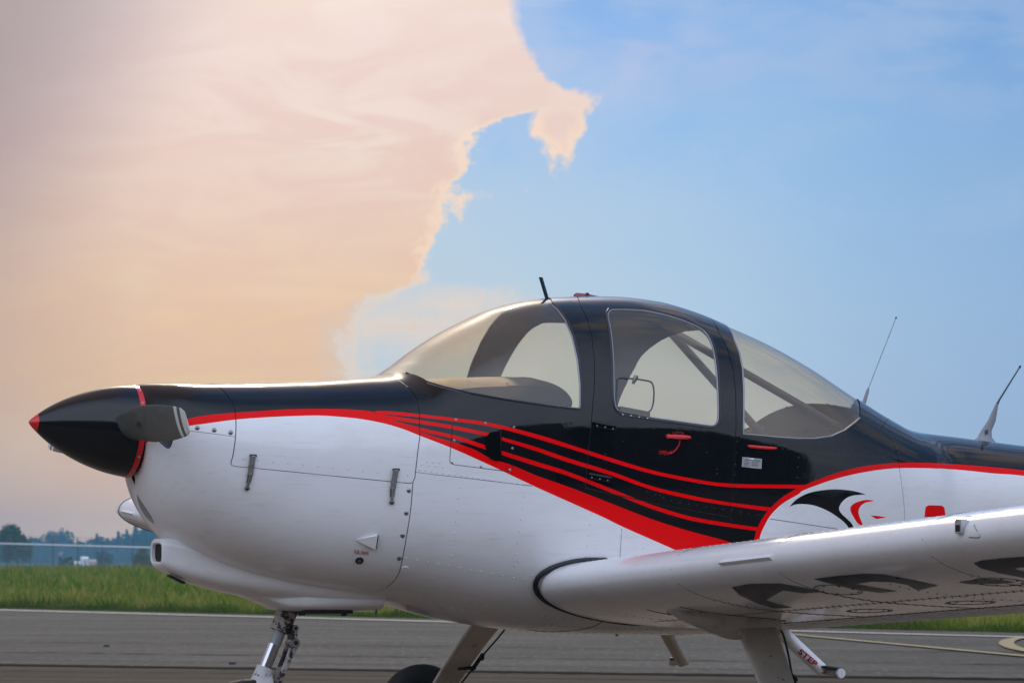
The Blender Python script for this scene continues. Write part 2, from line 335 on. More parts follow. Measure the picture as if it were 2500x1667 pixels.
def brownm(t, b, tc):
    a = t.noise(tc, 1.2, 7, .7); f = t.noise(tc, 55, 4, .7)
    along = t.dot(tc, (float(jd[0]), float(jd[1]), 0)); acr = t.dot(tc, (float(jn[0]), float(jn[1]), 0))
    v = t.put('ShaderNodeCombineXYZ'); t.wire(t.m('MULTIPLY', along, .08), v.inputs[0]); t.wire(acr, v.inputs[1])
    s = t.noise(v.outputs[0], 2.2, 6, .6)
    c = t.mix(t.sstep(s, .42, .62), (.008, .005, .003), (.034, .025, .017))
    c = t.mix(t.m('MULTIPLY', t.sstep(a, .5, .7), .6), c, (.032, .028, .025)); c = t.mix(t.m('MULTIPLY', t.sstep(f, .52, .72), .5), c, (.075, .066, .055))
    g = t.put('ShaderNodeCombineXYZ'); t.wire(t.m('MULTIPLY', t.dot(tc, tuple(rt)), 12.), g.inputs[0]); t.wire(t.m('MULTIPLY', t.dot(tc, tuple(fh)), 2.), g.inputs[1])
    gr = t.noise(g.outputs[0], 1., 6, .8)
    c = t.mix(t.m('MULTIPLY', t.sstep(gr, .55, .72), .6), c, (.085, .068, .05)); c = t.mix(t.m('MULTIPLY', t.sstep(gr, .45, .3), .7), c, (.006, .004, .003))
    t.wire(c, b.inputs['Base Color'])
BROWN = mat('stained_concrete', (.09, .075, .06), .9, extra=brownm, spec=.08)
def gmat(t, b, tc):
    t.wire(t.mix(t.sstep(t.noise(tc, .4, 6, .7), .35, .65), (.02, .035, .006), (.04, .045, .012)), b.inputs['Base Color'])
SOIL = mat('grassy_soil', (.04, .05, .02), .95, extra=gmat, spec=.05)
# ground sheet reaching the horizon, gently raised beyond the pavement
xs = np.concatenate([[-4500, -2000, -800, -300], np.linspace(-120, 160, 71), [300, 800, 2000, 4500]]); ys = np.concatenate([[-900, -300, -100], np.linspace(-40, 260, 76), [400, 800, 2000, 5000]])
V = [(x, y, float(gz(x, y))-.012) for y in ys for x in xs]; nx = len(xs)
mk('ground', V, [(j*nx+i, j*nx+i+1, (j+1)*nx+i+1, (j+1)*nx+i) for j in range(len(ys)-1) for i in range(nx-1)], SOIL, kind='structure')
def strip(name, a, b, w0, w1, z, m, rag=0, parent=None, n=60, th=.004):
    a, b = np.array(a[:2]), np.array(b[:2]); dd = b-a; L = np.linalg.norm(dd); dd /= L; nn = np.array([-dd[1], dd[0]]); V = []; Fc = []
    for i in range(n+1):
        p = a+dd*L*i/n; w = w0+(w1-w0)*i/n; j1, j2 = rng.normal(0, rag, 2) if rag else (0, 0)
        V += [tuple(p-nn*(w/2+j1))+(z,), tuple(p+nn*(w/2+j2))+(z,)]
    return mk(name, V, [(2*i, 2*i+1, 2*i+3, 2*i+2) for i in range(n)], m, parent, False)
mid = (E0+E1)/2
A = mid-ed*900; B = mid+ed*900
q = [A, B, B-en*400, A-en*400]
mk('taxiway', [tuple(p)+(.004,) for p in q], [(0, 1, 2, 3)], ASPH, smooth=False, kind='structure')
# weathered shoulder this side of the joint
Ja = J0-jd*60; Jb = J1+jd*60; sgn = -1 if jn@fh[:2] > 0 else 1
K0, K1 = atz(-300, 1684)[:2], atz(2500, 1684)[:2]; kd = (K1-K0)/np.linalg.norm(K1-K0); Ka, Kb = K0-kd*60, K1+kd*60
mk('pavement', [tuple(p)+(.008,) for p in (Ja, Jb, Jb+jn*sgn*60, Ja+jn*sgn*60)], [(0, 1, 2, 3)], BROWN, smooth=False, kind='structure')
kn = np.array([-kd[1], kd[0]]); kn = kn if kn@fh[:2] < 0 else -kn
CONC = mat('apron_concrete', (.20, .162, .125), .85, var=(1.2, (.13, .10, .075), .4, .7, .8), spec=.15)
for i in range(-6, 9):                           # cast slabs of the apron the aircraft stands on
    for j in range(12):
        p0 = (K0+K1)/2+kd*(i*4.5)+kn*(j*4.5); g_ = .02
        q = [p0+kd*g_+kn*g_, p0+kd*(4.5-g_)+kn*g_, p0+kd*(4.5-g_)+kn*(4.5-g_), p0+kd*g_+kn*(4.5-g_)]
        V = [tuple(p)+(-.03,) for p in q]+[tuple(p)+(.013,) for p in q]; tag(mk('apron_slab', V, [(4, 5, 6, 7), (0, 1, 5, 4), (1, 2, 6, 5), (2, 3, 7, 6), (3, 0, 4, 7)], CONC, smooth=False), kind='structure')
JOINT = mat('tar_joint', (.006, .0055, .005), .95, spec=.02)
tag(strip('pavement_joint', J0-jd*30, J1+jd*30, .46, .36, .012, JOINT, .03, n=700), kind='structure')
for k, (off, w) in enumerate(((3.2, .07), (6.5, .05), (-1.1, .03))):
    a = J0-jd*30-jn*sgn*off; b = J1+jd*30-jn*sgn*off*1.1
    tag(strip('pavement_joint', a, b, w, w, .0125+.0005*k, JOINT, w*.3, n=400), kind='structure')
LINEW = mat('worn_white_line', (.52, .48, .41), .8, spec=.1, var=(30, (.3, .28, .25), .5, .75, .6))
LINEY = mat('worn_yellow_line', (.30, .25, .13), .8, spec=.1, var=(30, (.22, .2, .15), .5, .75, .6))
a, b = atz(0, 1490), atz(2500, 1557)
a2 = a+(a-b)*1.2; b2 = b+(b-a)*.6
tag(strip('painted_edge_line', a2, b2, .62, .16, .016, LINEW, .006, n=200), kind='structure')
a, b = atz(1935, 1551), atz(2500, 1604); a2 = a+(a-b)*.05; b2 = b+(b-a)*.6
tag(strip('painted_taxi_line', a2, b2, .14, .14, .018, LINEY, .003, n=120), kind='structure')
cpx = [(2620, 1561), (2560, 1558), (2500, 1559), (2468, 1564), (2457, 1573), (2470, 1582), (2500, 1590), (2560, 1600), (2640, 1610)]
P = spline([atz(*p)[:2] for p in cpx], 8); V = []
for i, p in enumerate(P):
    t = P[min(i+1, len(P)-1)]-P[max(i-1, 0)]; t /= np.linalg.norm(t); n_ = np.array([-t[1], t[0]]); V += [tuple(p-n_*.08)+(.02,), tuple(p+n_*.08)+(.02,)]
tag(mk('painted_turn_line', V, [(2*i, 2*i+1, 2*i+3, 2*i+2) for i in range(len(P)-1)], LINEY, smooth=False), kind='structure')
PEBBLE = mat('dark_pebble', (.02, .02, .02), .8)
for (px, py, r_, lb) in ((260, 1579, .022, 'dark pebble lying on the taxiway, the one farthest to the left, below the nose'), (567, 1622, .022, 'dark pebble on the taxiway close to the tar joint, left of the nose strut')):
    p = atz(px, py); m = MB().dome(p, (0, 0, 1), r_*1.6, 1.0, 9); tag(m.build('pebble', PEBBLE), lb, 'pebble', 'pebbles on the taxiway')
# ------------------------------------------------------------------ grass
def blades(N, dmin, dmax, hmin, hmax, wd, edge=False):
    out_p = []
    while sum(len(o) for o in out_p) < N:
        n = N; dd = dmin+(dmax-dmin)*rng.random(n)**1.5; px = -500+3500*rng.random(n)
        X = CAM[0]+dd*fh[0]+rt[0]*(px-1250)/FOC*dd; Y = CAM[1]+dd*fh[1]+rt[1]*(px-1250)/FOC*dd
        s = beyond(X, Y); k = (s > .05*rng.random(n)) & ((s < 1.6) if edge else True); out_p.append(np.stack([X, Y], 1)[k])
    p = np.concatenate(out_p)[:N]; s = beyond(p[:, 0], p[:, 1])
    a = rng.random(N)*2*math.pi; clump = .8+.28*np.sin(p[:, 0]*1.9+np.sin(p[:, 1]*2.3)*1.4)+.3*np.sin(p[:, 0]*4.7+p[:, 1]*.9)*np.sin(p[:, 1]*3.1-p[:, 0])
    h = (hmin+(hmax-hmin)*rng.random(N)**1.5)*clump*np.clip(.45+s*.6, .45, 1); w = wd*(.6+.8*rng.random(N))
    z0 = gz(p[:, 0], p[:, 1])-.02; dx, dy = np.cos(a)*w/2, np.sin(a)*w/2; lx, ly = (rng.normal(0, .28, (2, N)))*h
    v = np.empty((N, 4, 3)); v[:, 0] = np.stack([p[:, 0]-dx, p[:, 1]-dy, z0], 1); v[:, 1] = np.stack([p[:, 0]+dx, p[:, 1]+dy, z0], 1)
    v[:, 2] = np.stack([p[:, 0]+dx*.6+lx*.45, p[:, 1]+dy*.6+ly*.45, z0+h*.62], 1); v[:, 3] = np.stack([p[:, 0]+lx, p[:, 1]+ly, z0+h], 1)
    return v
def grassm(name, c1, c2, c3):
    m = bpy.data.materials.new(name); m.use_nodes = True; t = NT(m.node_tree); b = t.n['Principled BSDF']
    g = t.put('ShaderNodeNewGeometry'); pos = g.outputs['Position']; rp = g.outputs['Random Per Island']
    c = t.mix(t.sstep(t.noise(pos, .55, 5, .65), .40, .60), c1, c2); c = t.mix(t.m('MULTIPLY', t.sstep(t.m('ADD', t.noise(t.vm('MULTIPLY', pos, (1, 1, 0)), 1.3, 4, .6), t.m('MULTIPLY', rp, .25)), .56, .74), .85), c, c3)
    c = t.mix(t.m('MULTIPLY', rp, .5), c, t.mix(.5, c, c1))
    s = t.m('ADD', t.dot(pos, (float(en[0]), float(en[1]), 0)), -float(E0@en)); w_ = t.m('MULTIPLY_ADD', t.noise(pos, .5, 4, .6), 1.6, -.8); s = t.m('ADD', s, w_)
    c = t.mix(t.m('MULTIPLY', t.m('MULTIPLY', t.sstep(s, .9, 1.6), t.sstep(s, 6., 3.)), .35), c, c3)      # drier strip near the mown edge
    c = t.mix(t.m('MULTIPLY', t.sstep(s, 24., 50.), t.m('MULTIPLY_ADD', rp, .5, .35)), c, (.22, .17, .065))      # seed heads further out
    c = t.mix(t.m('MULTIPLY', t.sstep(s, 1.1, .5), .75), c, (.022, .05, .006))      # low broad-leaved weeds at the kerb
    t.wire(c, b.inputs['Base Color']); b.inputs['Roughness'].default_value = .6; b.inputs['Specular IOR Level'].default_value = .08
    tl = t.put('ShaderNodeBsdfTranslucent'); t.wire(t.mix(.35, c, (.16, .20, .02)), tl.inputs[0]); mx = t.put('ShaderNodeMixShader'); mx.inputs[0].default_value = .35
    t.l.new(b.outputs[0], mx.inputs[1]); t.l.new(tl.outputs[0], mx.inputs[2]); t.l.new(mx.outputs[0], t.n['Material Output'].inputs[0]); return m
GRASS = grassm('grass_blades', (.050, .135, .003), (.125, .215, .010), (.34, .30, .07))
v = np.concatenate([blades(150000, 24, 90, .10, .30, .028), blades(90000, 60, 180, .15, .42, .06), blades(60000, 24, 75, .05, .16, .022, True)])
N = len(v); me = bpy.data.meshes.new('grass'); me.vertices.add(N*4); me.vertices.foreach_set('co', v.reshape(-1))
me.loops.add(N*7); me.polygons.add(N*2)
base = np.arange(N)*4; li = np.stack([base, base+1, base+2, base+2, base+3, base, base], 1)
# two faces per blade: a quad is not needed, two triangles
me = bpy.data.meshes.new('grass'); me.vertices.add(N*4); me.vertices.foreach_set('co', v.reshape(-1)); me.loops.add(N*6); me.polygons.add(N*2)
li = np.stack([base, base+1, base+2, base, base+2, base+3], 1).reshape(-1); me.loops.foreach_set('vertex_index', li.astype(np.int32))
me.polygons.foreach_set('loop_start', (np.arange(N*2)*3).astype(np.int32)); me.materials.append(GRASS); me.update(calc_edges=True)
go = bpy.data.objects.new('grass', me); COL.objects.link(go); tag(go, 'long rough green grass with seed heads growing beyond the taxiway', 'grass', kind='stuff')
# ------------------------------------------------------------------ trees, wood, fence, sheds
def leafm(name, c1, c2):
    def ex(t, b, tc):
        g = t.put('ShaderNodeNewGeometry'); t.wire(t.mix(g.outputs['Random Per Island'], c1, c2), b.inputs['Base Color'])
    return mat(name, c1, .7, extra=ex, spec=.2)
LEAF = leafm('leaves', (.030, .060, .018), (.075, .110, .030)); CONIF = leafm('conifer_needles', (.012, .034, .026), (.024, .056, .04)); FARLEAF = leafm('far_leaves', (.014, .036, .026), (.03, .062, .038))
BARK = mat('bark', (.05, .04, .03), .9, bump=(30, .5, .02))
def leafcloud(P, size):
    N = len(P); a = rng.normal(size=(N, 3)); a /= np.linalg.norm(a, axis=1)[:, None]; b = np.cross(a, rng.normal(size=(N, 3))); b /= np.linalg.norm(b, axis=1)[:, None]
    s = size*(.6+.8*rng.random(N))[:, None]; V = np.stack([P-a*s, P-b*s*.6, P+a*s, P+b*s*.6], 1).reshape(-1, 3)
    return V, [(4*i, 4*i+1, 4*i+2, 4*i+3) for i in range(N)]
def ball(n): q = rng.normal(size=(n, 3)); q /= np.linalg.norm(q, axis=1)[:, None]; return q*(rng.random(n)**.4)[:, None]
def tree(name, base, h, w, label, cat, crown0=.25, n=2600, leaf=LEAF, size=.16, conifer=False, group=None, lobes=16):
    base = np.array(base, float); t = empty(name, base); tag(t, label, cat, group)
    m = MB().tube([(0, 0, -.3), (.01*h, 0, h*.35), (0, .01*h, h*.85)], [.025*h, .018*h, .004*h], 7)
    P = []
    if conifer:
        k = rng.random(n)**.75; zz = h*(crown0+(1-crown0)*k); tier = .72+.28*np.abs(np.sin(k*22)); rad = w/2*(1-k)**.8*tier*np.sqrt(rng.random(n)); aa = rng.random(n)*6.283
        rad *= 1+.25*np.sin(aa*5+k*19); P = np.stack([rad*np.cos(aa), rad*np.sin(aa), zz-rad*.25], 1)
    else:
        for i in range(lobes):
            aa = rng.random()*6.283; rr = w*.34*math.sqrt(rng.random()); zz = h*(crown0+.14+(.80-crown0)*rng.random()); c = np.array([rr*math.cos(aa), rr*math.sin(aa), zz]); s_ = w*(.15+.12*rng.random())
            P.append(c+ball(n//lobes)*np.array([s_, s_, s_*.8])); m.tube([(0, 0, h*.25), tuple(c*.6+np.array([0, 0, h*.1])), tuple(c)], [.012*h, .007*h, .003*h], 5)
        P = np.concatenate(P)
    m.build('trunk', BARK, t); V, Fc = leafcloud(P, size); mk('crown', V, Fc, leaf, t, False); return t
def gnd(px, dist): p = atd(px, 1372, dist); return np.array([p[0], p[1], float(gz(p[0], p[1]))])
tree('broadleaf_tree', gnd(42, 330), 4.0, 4.4, 'round dark green tree standing alone behind the fence at the far left', 'tree', .10, 5200, LEAF, .13)
tree('bush', gnd(338, 190), 1.25, 1.3, 'dark green bush behind the fence, close to the nose intake', 'bush', .02, 1500, LEAF, .06, lobes=9)
tree('bush', gnd(368, 196), .95, 1.0, 'smaller bush half hidden behind the white cowling intake', 'bush', .02, 1000, LEAF, .06, lobes=7)
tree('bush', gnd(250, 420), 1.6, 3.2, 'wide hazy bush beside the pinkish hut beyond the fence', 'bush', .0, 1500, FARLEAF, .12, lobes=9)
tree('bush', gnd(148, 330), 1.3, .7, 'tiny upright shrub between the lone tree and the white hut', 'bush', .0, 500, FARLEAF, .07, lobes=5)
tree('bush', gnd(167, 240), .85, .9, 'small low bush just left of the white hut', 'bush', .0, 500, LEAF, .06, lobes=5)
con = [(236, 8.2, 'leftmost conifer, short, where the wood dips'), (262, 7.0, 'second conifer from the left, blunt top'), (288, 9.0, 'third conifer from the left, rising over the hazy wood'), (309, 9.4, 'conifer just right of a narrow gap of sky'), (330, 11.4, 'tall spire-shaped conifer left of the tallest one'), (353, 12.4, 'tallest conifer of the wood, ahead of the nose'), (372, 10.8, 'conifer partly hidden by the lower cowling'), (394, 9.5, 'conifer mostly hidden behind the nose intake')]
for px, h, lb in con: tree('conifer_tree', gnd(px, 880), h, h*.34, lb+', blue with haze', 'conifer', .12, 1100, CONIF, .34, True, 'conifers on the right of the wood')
# the wood as a mass
Pm = []
prof = [(-700, 8), (-200, 9), (0, 8.6), (15, 8.2), (40, 7), (60, 7.4), (90, 6.6), (108, 6.2), (125, 7.6), (145, 8.6), (162, 8.6), (172, 6.2), (190, 5.6), (205, 5.4), (225, 6.4), (260, 6.6), (300, 7.6), (340, 8.8), (400, 9.6), (480, 9), (700, 8), (1200, 9), (1800, 7.5), (2600, 9), (3300, 8)]
hx, hh = zip(*prof)
for px in np.arange(-700, 3300, 9):
    h = 1.12*np.interp(px, hx, hh)*rng.uniform(.82, 1.04); b0 = gnd(px, 900+rng.uniform(-8, 25)); n = 150 if -120 < px < 460 else 70
    for j in range(3):
        zc = h*(.12+.33*j)+rng.uniform(-.2, .2); s = h*.26*rng.uniform(.8, 1.2); Pm.append(b0+np.array([rng.normal(0, .8), 0, min(zc, h-s*.8)])+ball(n)*np.array([s*1.1, s, s]))
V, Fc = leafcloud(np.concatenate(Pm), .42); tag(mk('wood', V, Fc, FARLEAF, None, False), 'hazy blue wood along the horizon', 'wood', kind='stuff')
GALV = mat('galvanised_steel', (.62, .64, .66), .45, .3); FPOST = mat('fence_post_steel', (.10, .11, .12), .6)
fn = empty('chain_link_fence'); tag(fn, 'chain link fence with pale top rail and thin posts across the grass', 'fence')
def fpt(px, py, dist): return atd(px, py, dist)
dl = lambda px: 158-.012*px
rail = [fpt(px, 1327+.0275*px, dl(px)) for px in (-500, -200, 0, 130, 250, 380, 700, 1300, 2000, 2900)]
rz = 1.8
rail = [np.array([p[0], p[1], .87+(1372-(1327+.0275*max(px, -200)))/FOC*dl(px) if px < 500 else 1.42]) for p, px in zip(rail, (-500, -200, 0, 130, 250, 380, 700, 1300, 2000, 2900))]
MB().tube(rail, .042, 8).build('top_rail', GALV, fn)
rl = resample(rail, .5)
for px in range(-420, 2800, 59):
    dd = dl(px); p = atd(px+38, 1372, dd); g0 = float(gz(p[0], p[1])); i = np.argmin(np.hypot(rl[:, 0]-p[0], rl[:, 1]-p[1])); zt = rl[i][2]
    MB().tube([(rl[i][0], rl[i][1], g0-.1), (rl[i][0], rl[i][1], zt+.12), (rl[i][0]-.05, rl[i][1]-.1, zt+.42)], [.034, .030, .022], 6).build('fence_post', FPOST, fn)
for h_ in (.18, .30, .41): MB().tube([p+np.array([0, -.04*h_, h_]) for p in rail], .006, 4).build('barbed_wire', FPOST, fn)
wire = MB(); step = .11
seg = resample(rail, step); seg = seg[:min(len(seg), 900)]
for i in range(0, len(seg)-14):
    for s_ in (0, 1):
        p = seg[i]; q_ = seg[i+12]; g0 = float(gz(p[0], p[1])); za, zb = (p[2], g0) if s_ else (g0, q_[2])
        dv = np.array([0, 0, .002]); wire.add([(p[0], p[1], za-.002), (p[0], p[1], za+.002), (q_[0], q_[1], zb+.002), (q_[0], q_[1], zb-.002)], [(0, 1, 2, 3)])
wire.build('wire_mesh', GALV, fn, False, kind='stuff')
WALLW = mat('pale_cladding', (.62, .66, .70), .6); WALLP = mat('pinkish_cladding', (.52, .42, .42), .7); ROOFG = mat('grey_roof', (.28, .29, .3), .7)
def hut(px, w, d_, h, wm, lb, doorside):
    b0 = gnd(px, 430); t = empty('hut', b0); tag(t, lb, 'hut', 'small huts beyond the fence'); X = rt*w/2; Y = fh*d_/2; Z = up0
    m = MB().box(Z*h/2, X, Y, Z*h/2); m.build('wall', wm, t, False)
    m = MB().add([tuple(-X*1.08-Y*1.05+Z*h), tuple(X*1.08-Y*1.05+Z*h), tuple(X*1.08+Y*1.05+Z*h), tuple(-X*1.08+Y*1.05+Z*h), tuple(-Y*0-X*1.08+Z*(h+.16*w)), tuple(X*1.08+Z*(h+.16*w))], [(0, 1, 5, 4), (2, 3, 4, 5), (0, 4, 3), (1, 2, 5), (0, 3, 2, 1)]); m.build('roof', ROOFG if wm is WALLP else WALLW, t, False)
    MB().box(-Y*1.02+X*.3*doorside+Z*h*.36, X*.25, Y*.02, Z*h*.36).build('door', ROOFG, t, False)
hut(207, .95, 1.4, 1.02, WALLW, 'tall narrow white hut on the grass beyond the fence', 1); hut(226, 1.15, 1.4, .62, WALLP, 'low pinkish hut right of the white hut', -1)
hut(190, .8, 1.2, .42, WALLW, 'very low pale hut left of the white hut', 1)
# haze
hz = bpy.data.materials.new('haze_air'); hz.use_nodes = True; t = NT(hz.node_tree); t.n.clear(); pv = t.put('ShaderNodeVolumePrincipled')
pv.inputs['Color'].default_value = (.22, .56, .86, 1); pv.inputs['Density'].default_value = .0006; pv.inputs['Anisotropy'].default_value = .1
t.l.new(pv.outputs[0], t.put('ShaderNodeOutputMaterial').inputs['Volume'])
c0 = fh*430
m = MB().box(np.array([c0[0], c0[1], 7.0]), rt*900, fh*530, up0*8.0); o = m.build('haze', hz, None, False); tag(o, 'thin bluish haze over the airfield', 'haze', kind='stuff')
SC.cycles.volume_bounces = 1


# the hangar row and trees behind the photographer, mirrored in the paint
def hangar(cx, w, h, dist, col, lb):
    c = CAM*np.array([1, 1, 0])-fh*dist+rt*cx; t = empty('hangar', c); tag(t, lb, 'hangar', 'hangars behind the photographer'); m_ = mat('hangar_cladding', col, .7, var=(1.5, tuple(q*.6 for q in col), .4, .7, .6))
    MB().box(up0*h*.5, rt*w/2, fh*8, up0*h*.5).build('wall', m_, t, False)
    X, Y, Z = rt*(w/2+.4), fh*8.4, up0
    MB().add([-X-Y+Z*h, X-Y+Z*h, X+Y+Z*h, -X+Y+Z*h, -X+Z*(h+2), X+Z*(h+2)], [(0, 1, 5, 4), (2, 3, 4, 5), (0, 4, 3), (1, 2, 5)]).build('roof', ROOFG, t, False)
    for k in (-1, 0, 1): MB().box(fh*8.05+rt*w*.31*k+Z*h*.42, rt*w*.14, fh*.06, Z*h*.42).build('sliding_door', mat('door_cladding', tuple(q*.7 for q in col), .6), t, False)
hangar(-44, 34, 9.0, 22, (.10, .075, .055), 'brown hangar, the left one of the row mirrored in the paint')
hangar(-1, 48, 10.5, 21, (.13, .12, .11), 'wide grey hangar, the middle one of the row mirrored in the paint')
hangar(45, 36, 9.0, 20, (.09, .07, .05), 'dark brown hangar, the right one of the row mirrored in the paint')
# ================================================================== AIRCRAFT
AC = empty('light_aircraft', (0, 0, 0)); tag(AC, 'parked two-seat light aircraft, white below, dark blue-black above, with red pinstripes', 'aircraft')
#        x     ztop   zbot   w    zm    nu   nl
ST = [(.405, 1.530, 1.195, .165, 1.362, 2.0, 2.0), (.420, 1.541, 1.130, .215, 1.350, 2.1, 2.0), (.445, 1.546, 1.075, .265, 1.335, 2.2, 2.1), (.480, 1.548, 1.025, .315, 1.315, 2.4, 2.2),
      (.53, 1.549, .970, .360, 1.29, 2.6, 2.3), (.60, 1.549, .915, .395, 1.26, 2.60, 2.4), (.70, 1.551, .860, .425, 1.235, 2.60, 2.5), (.85, 1.556, .805, .450, 1.21, 2.60, 2.6),
      (1.05, 1.566, .760, 0.480, 1.190, 2.60, 2.7), (1.25, 1.582, .735, 0.520, 1.190, 2.60, 2.8), (1.40, 1.597, .716, 0.548, 1.200, 2.60, 2.9), (1.50, 1.650, .694, 0.566, 1.210, 2.45, 3.0), (1.62, 1.736, .662, 0.585, 1.230, 2.45, 3.0),
      (1.71, 1.793, .642, 0.598, 1.250, 2.45, 3.0), (1.80, 1.841, .627, 0.608, 1.270, 2.35, 3.0), (1.89, 1.882, .612, 0.615, 1.280, 2.3, 3.0), (2.03, 1.918, .597, 0.622, 1.290, 2.25, 3.0), (2.15, 1.931, .589, 0.625, 1.290, 2.25, 3.0),
      (2.40, 1.942, .580, 0.625, 1.290, 2.25, 3.0), (2.55, 1.932, .577, 0.622, 1.290, 2.25, 3.0), (2.69, 1.903, .575, 0.616, 1.280, 2.25, 3.0), (2.88, 1.838, .576, 0.603, 1.260, 2.25, 3.0), (3.00, 1.794, .582, 0.590, 1.240, 2.25, 2.9),
      (3.19, 1.706, .600, 0.560, 1.220, 2.25, 2.8), (3.38, 1.600, .625, 0.520, 1.190, 2.25, 2.7), (3.59, 1.488, .655, 0.470, 1.160, 2.3, 2.6), (3.70, 1.440, .672, 0.445, 1.150, 2.3, 2.5), (3.80, 1.420, .690, .412, 1.13, 2.3, 2.4),
      (3.98, 1.403, .722, .388, 1.12, 2.3, 2.3), (4.39, 1.366, .795, .335, 1.10, 2.2, 2.2), (5.2, 1.30, .92, .235, 1.12, 2.1, 2.1), (6.0, 1.245, 1.02, .14, 1.14, 2.0, 2.0), (6.60, 1.215, 1.09, .07, 1.152, 2.0, 2.0)]
ST = np.array(ST); SX = ST[:, 0]
def pchip(x, X, Y):
    h = np.diff(X); dlt = np.diff(Y)/h; m_ = np.zeros(len(X)); m_[0], m_[-1] = dlt[0], dlt[-1]
    for i in range(1, len(X)-1):
        if dlt[i-1]*dlt[i] > 0:
            w1 = 2*h[i]+h[i-1]; w2 = h[i]+2*h[i-1]; m_[i] = (w1+w2)/(w1/dlt[i-1]+w2/dlt[i])
    i = np.clip(np.searchsorted(X, x)-1, 0, len(X)-2); t = (x-X[i])/h[i]
    return ((2*t**3-3*t**2+1)*Y[i]+(t**3-2*t**2+t)*h[i]*m_[i]+(-2*t**3+3*t**2)*Y[i+1]+(t**3-t**2)*h[i]*m_[i+1])
VR = .55
def sect(x): return [pchip(x, SX, ST[:, k]) for k in range(1, 7)]
def surf(x, v):                                  # port-side skin point for station x and girth coordinate v
    x = np.asarray(x, float); th = np.asarray(v, float)/VR; zt, zb, w, zm, nu, nl = sect(x)
    u = th >= 0; c = np.clip(np.cos(th), 0, 1); s = np.abs(np.sin(th)); n = np.where(u, nu, nl)
    q = (c**n+s**n)**(-1/n); y = w*c*q; z = zm+np.where(u, (zt-zm), -(zm-zb))*s*q
    return np.stack([x, -y, z], -1)
def snorm(x, v):
    x = np.asarray(x, float); v = np.asarray(v, float); e = 2e-3
    v = np.clip(v, -math.pi/2*VR+2e-3, math.pi/2*VR-2e-3); x = np.clip(x, SX[0]+1e-4, SX[-1]-1e-4)
    a = surf(np.minimum(x+e, SX[-1]), v)-surf(np.maximum(x-e, SX[0]), v); b = surf(x, v+e)-surf(x, v-e)
    n = np.cross(a, b); n /= np.linalg.norm(n, axis=-1, keepdims=True)+1e-12
    s = np.where((n[..., 1]*-1+n[..., 2]*np.sign(v)*.001) < 0, -1, 1); return n*s[..., None]
gx = np.concatenate([np.linspace(.405, .7, 40)[:-1], np.linspace(.7, 6.6, 380)]); gv = np.linspace(-math.pi/2, math.pi/2, 181)*VR
GX, GV = np.meshgrid(gx, gv, indexing='ij'); GP = surf(GX, GV); nI, nJ = GX.shape
Vg = GP.reshape(-1, 3); Fg = [(i*nJ+j, (i+1)*nJ+j, (i+1)*nJ+j+1, i*nJ+j+1) for i in range(nI-1) for j in range(nJ-1)]
BV = BVHTree.FromPolygons([Vector(p) for p in Vg], Fg)
Pr = Vg-CAM; dep = Pr@fw; PX = 1250+FOC*(Pr@rt)/dep; PY = 833.5-FOC*(Pr@uv)/dep
def toparam(p):
    x = float(np.clip(p[0], SX[0], SX[-1])); zt, zb, w, zm, nu, nl = [float(q) for q in sect(np.array(x))]
    if p[2] >= zm: n, h = nu, zt-zm
    else: n, h = nl, zm-zb
    a = math.atan2(abs(p[2]-zm)/h, max(0, -p[1]/w)); return (x, (a if p[2] >= zm else -a)*VR)
def sp(px, py):                                  # photograph point -> skin parameters
    dr = ray(px, py); hit = BV.ray_cast(Vector(CAM), Vector(dr/np.linalg.norm(dr)))
    if hit[0] is not None: return toparam(np.array(hit[0]))
    k = np.argmin((PX-px)**2+(PY-py)**2); return (float(GX.reshape(-1)[k]), float(GV.reshape(-1)[k]))
def spl(L, n=0):
    if n: L = spline(L, n)
    if len(L) > 1: L = resample(L, 22)
    return np.array([sp(*p) for p in L])
def xz(x, z, side=-1): zt, zb, w, zm, nu, nl = [float(q) for q in sect(np.array(float(x)))]; n, h = (nu, zt-zm) if z > zm else (nl, zm-zb); q = min(1, abs(z-zm)/h); return toparam((x, -w*(1-q**n)**(1/n), z))
TOP = math.pi/2*VR; BOT = -TOP
# ---- livery outlines, surveyed on the port side, mirrored to starboard
big_up = [(345, 1062), (400, 1040), (450, 1024), (500, 1014), (575, 1007), (640, 1003), (700, 999), (800, 998), (870, 1000.5), (922, 1008), (978, 1036), (1037, 1058), (1104, 1078), (1158, 1097), (1193, 1116), (1252, 1136), (1305, 1158.5), (1386, 1187), (1475, 1221.5), (1587, 1265), (1681, 1295), (1770, 1319), (1850, 1345)]
top_up = [(345, 1062), (400, 1040), (450, 1024), (500, 1014), (575, 1007), (640, 1003), (700, 999), (800, 998), (870, 1000.5), (957, 1004), (1037, 1012), (1112, 1020.5), (1185, 1030), (1252, 1044.7), (1332, 1066), (1412, 1092), (1475, 1110), (1494, 1118)]
big_lo = [(345, 1085), (400, 1061), (450, 1042), (500, 1034), (575, 1024), (640, 1019), (700, 1016), (780, 1014), (850, 1019), (890, 1024), (938, 1033.4), (984, 1047), (1027, 1064), (1104, 1094), (1198, 1136), (1305, 1186.7), (1386, 1223), (1475, 1263), (1523, 1286.6), (1649, 1342), (1740, 1384)]
arc_o = [(1838, 1345), (1843, 1309), (1850, 1286.6), (1862, 1264), (1879.5, 1241), (1909, 1214), (1934, 1198), (1965, 1183), (2036, 1156), (2103, 1139), (2170, 1131), (2237, 1129), (2330, 1132.7), (2424, 1140), (2500, 1147.7), (2700, 1172)]
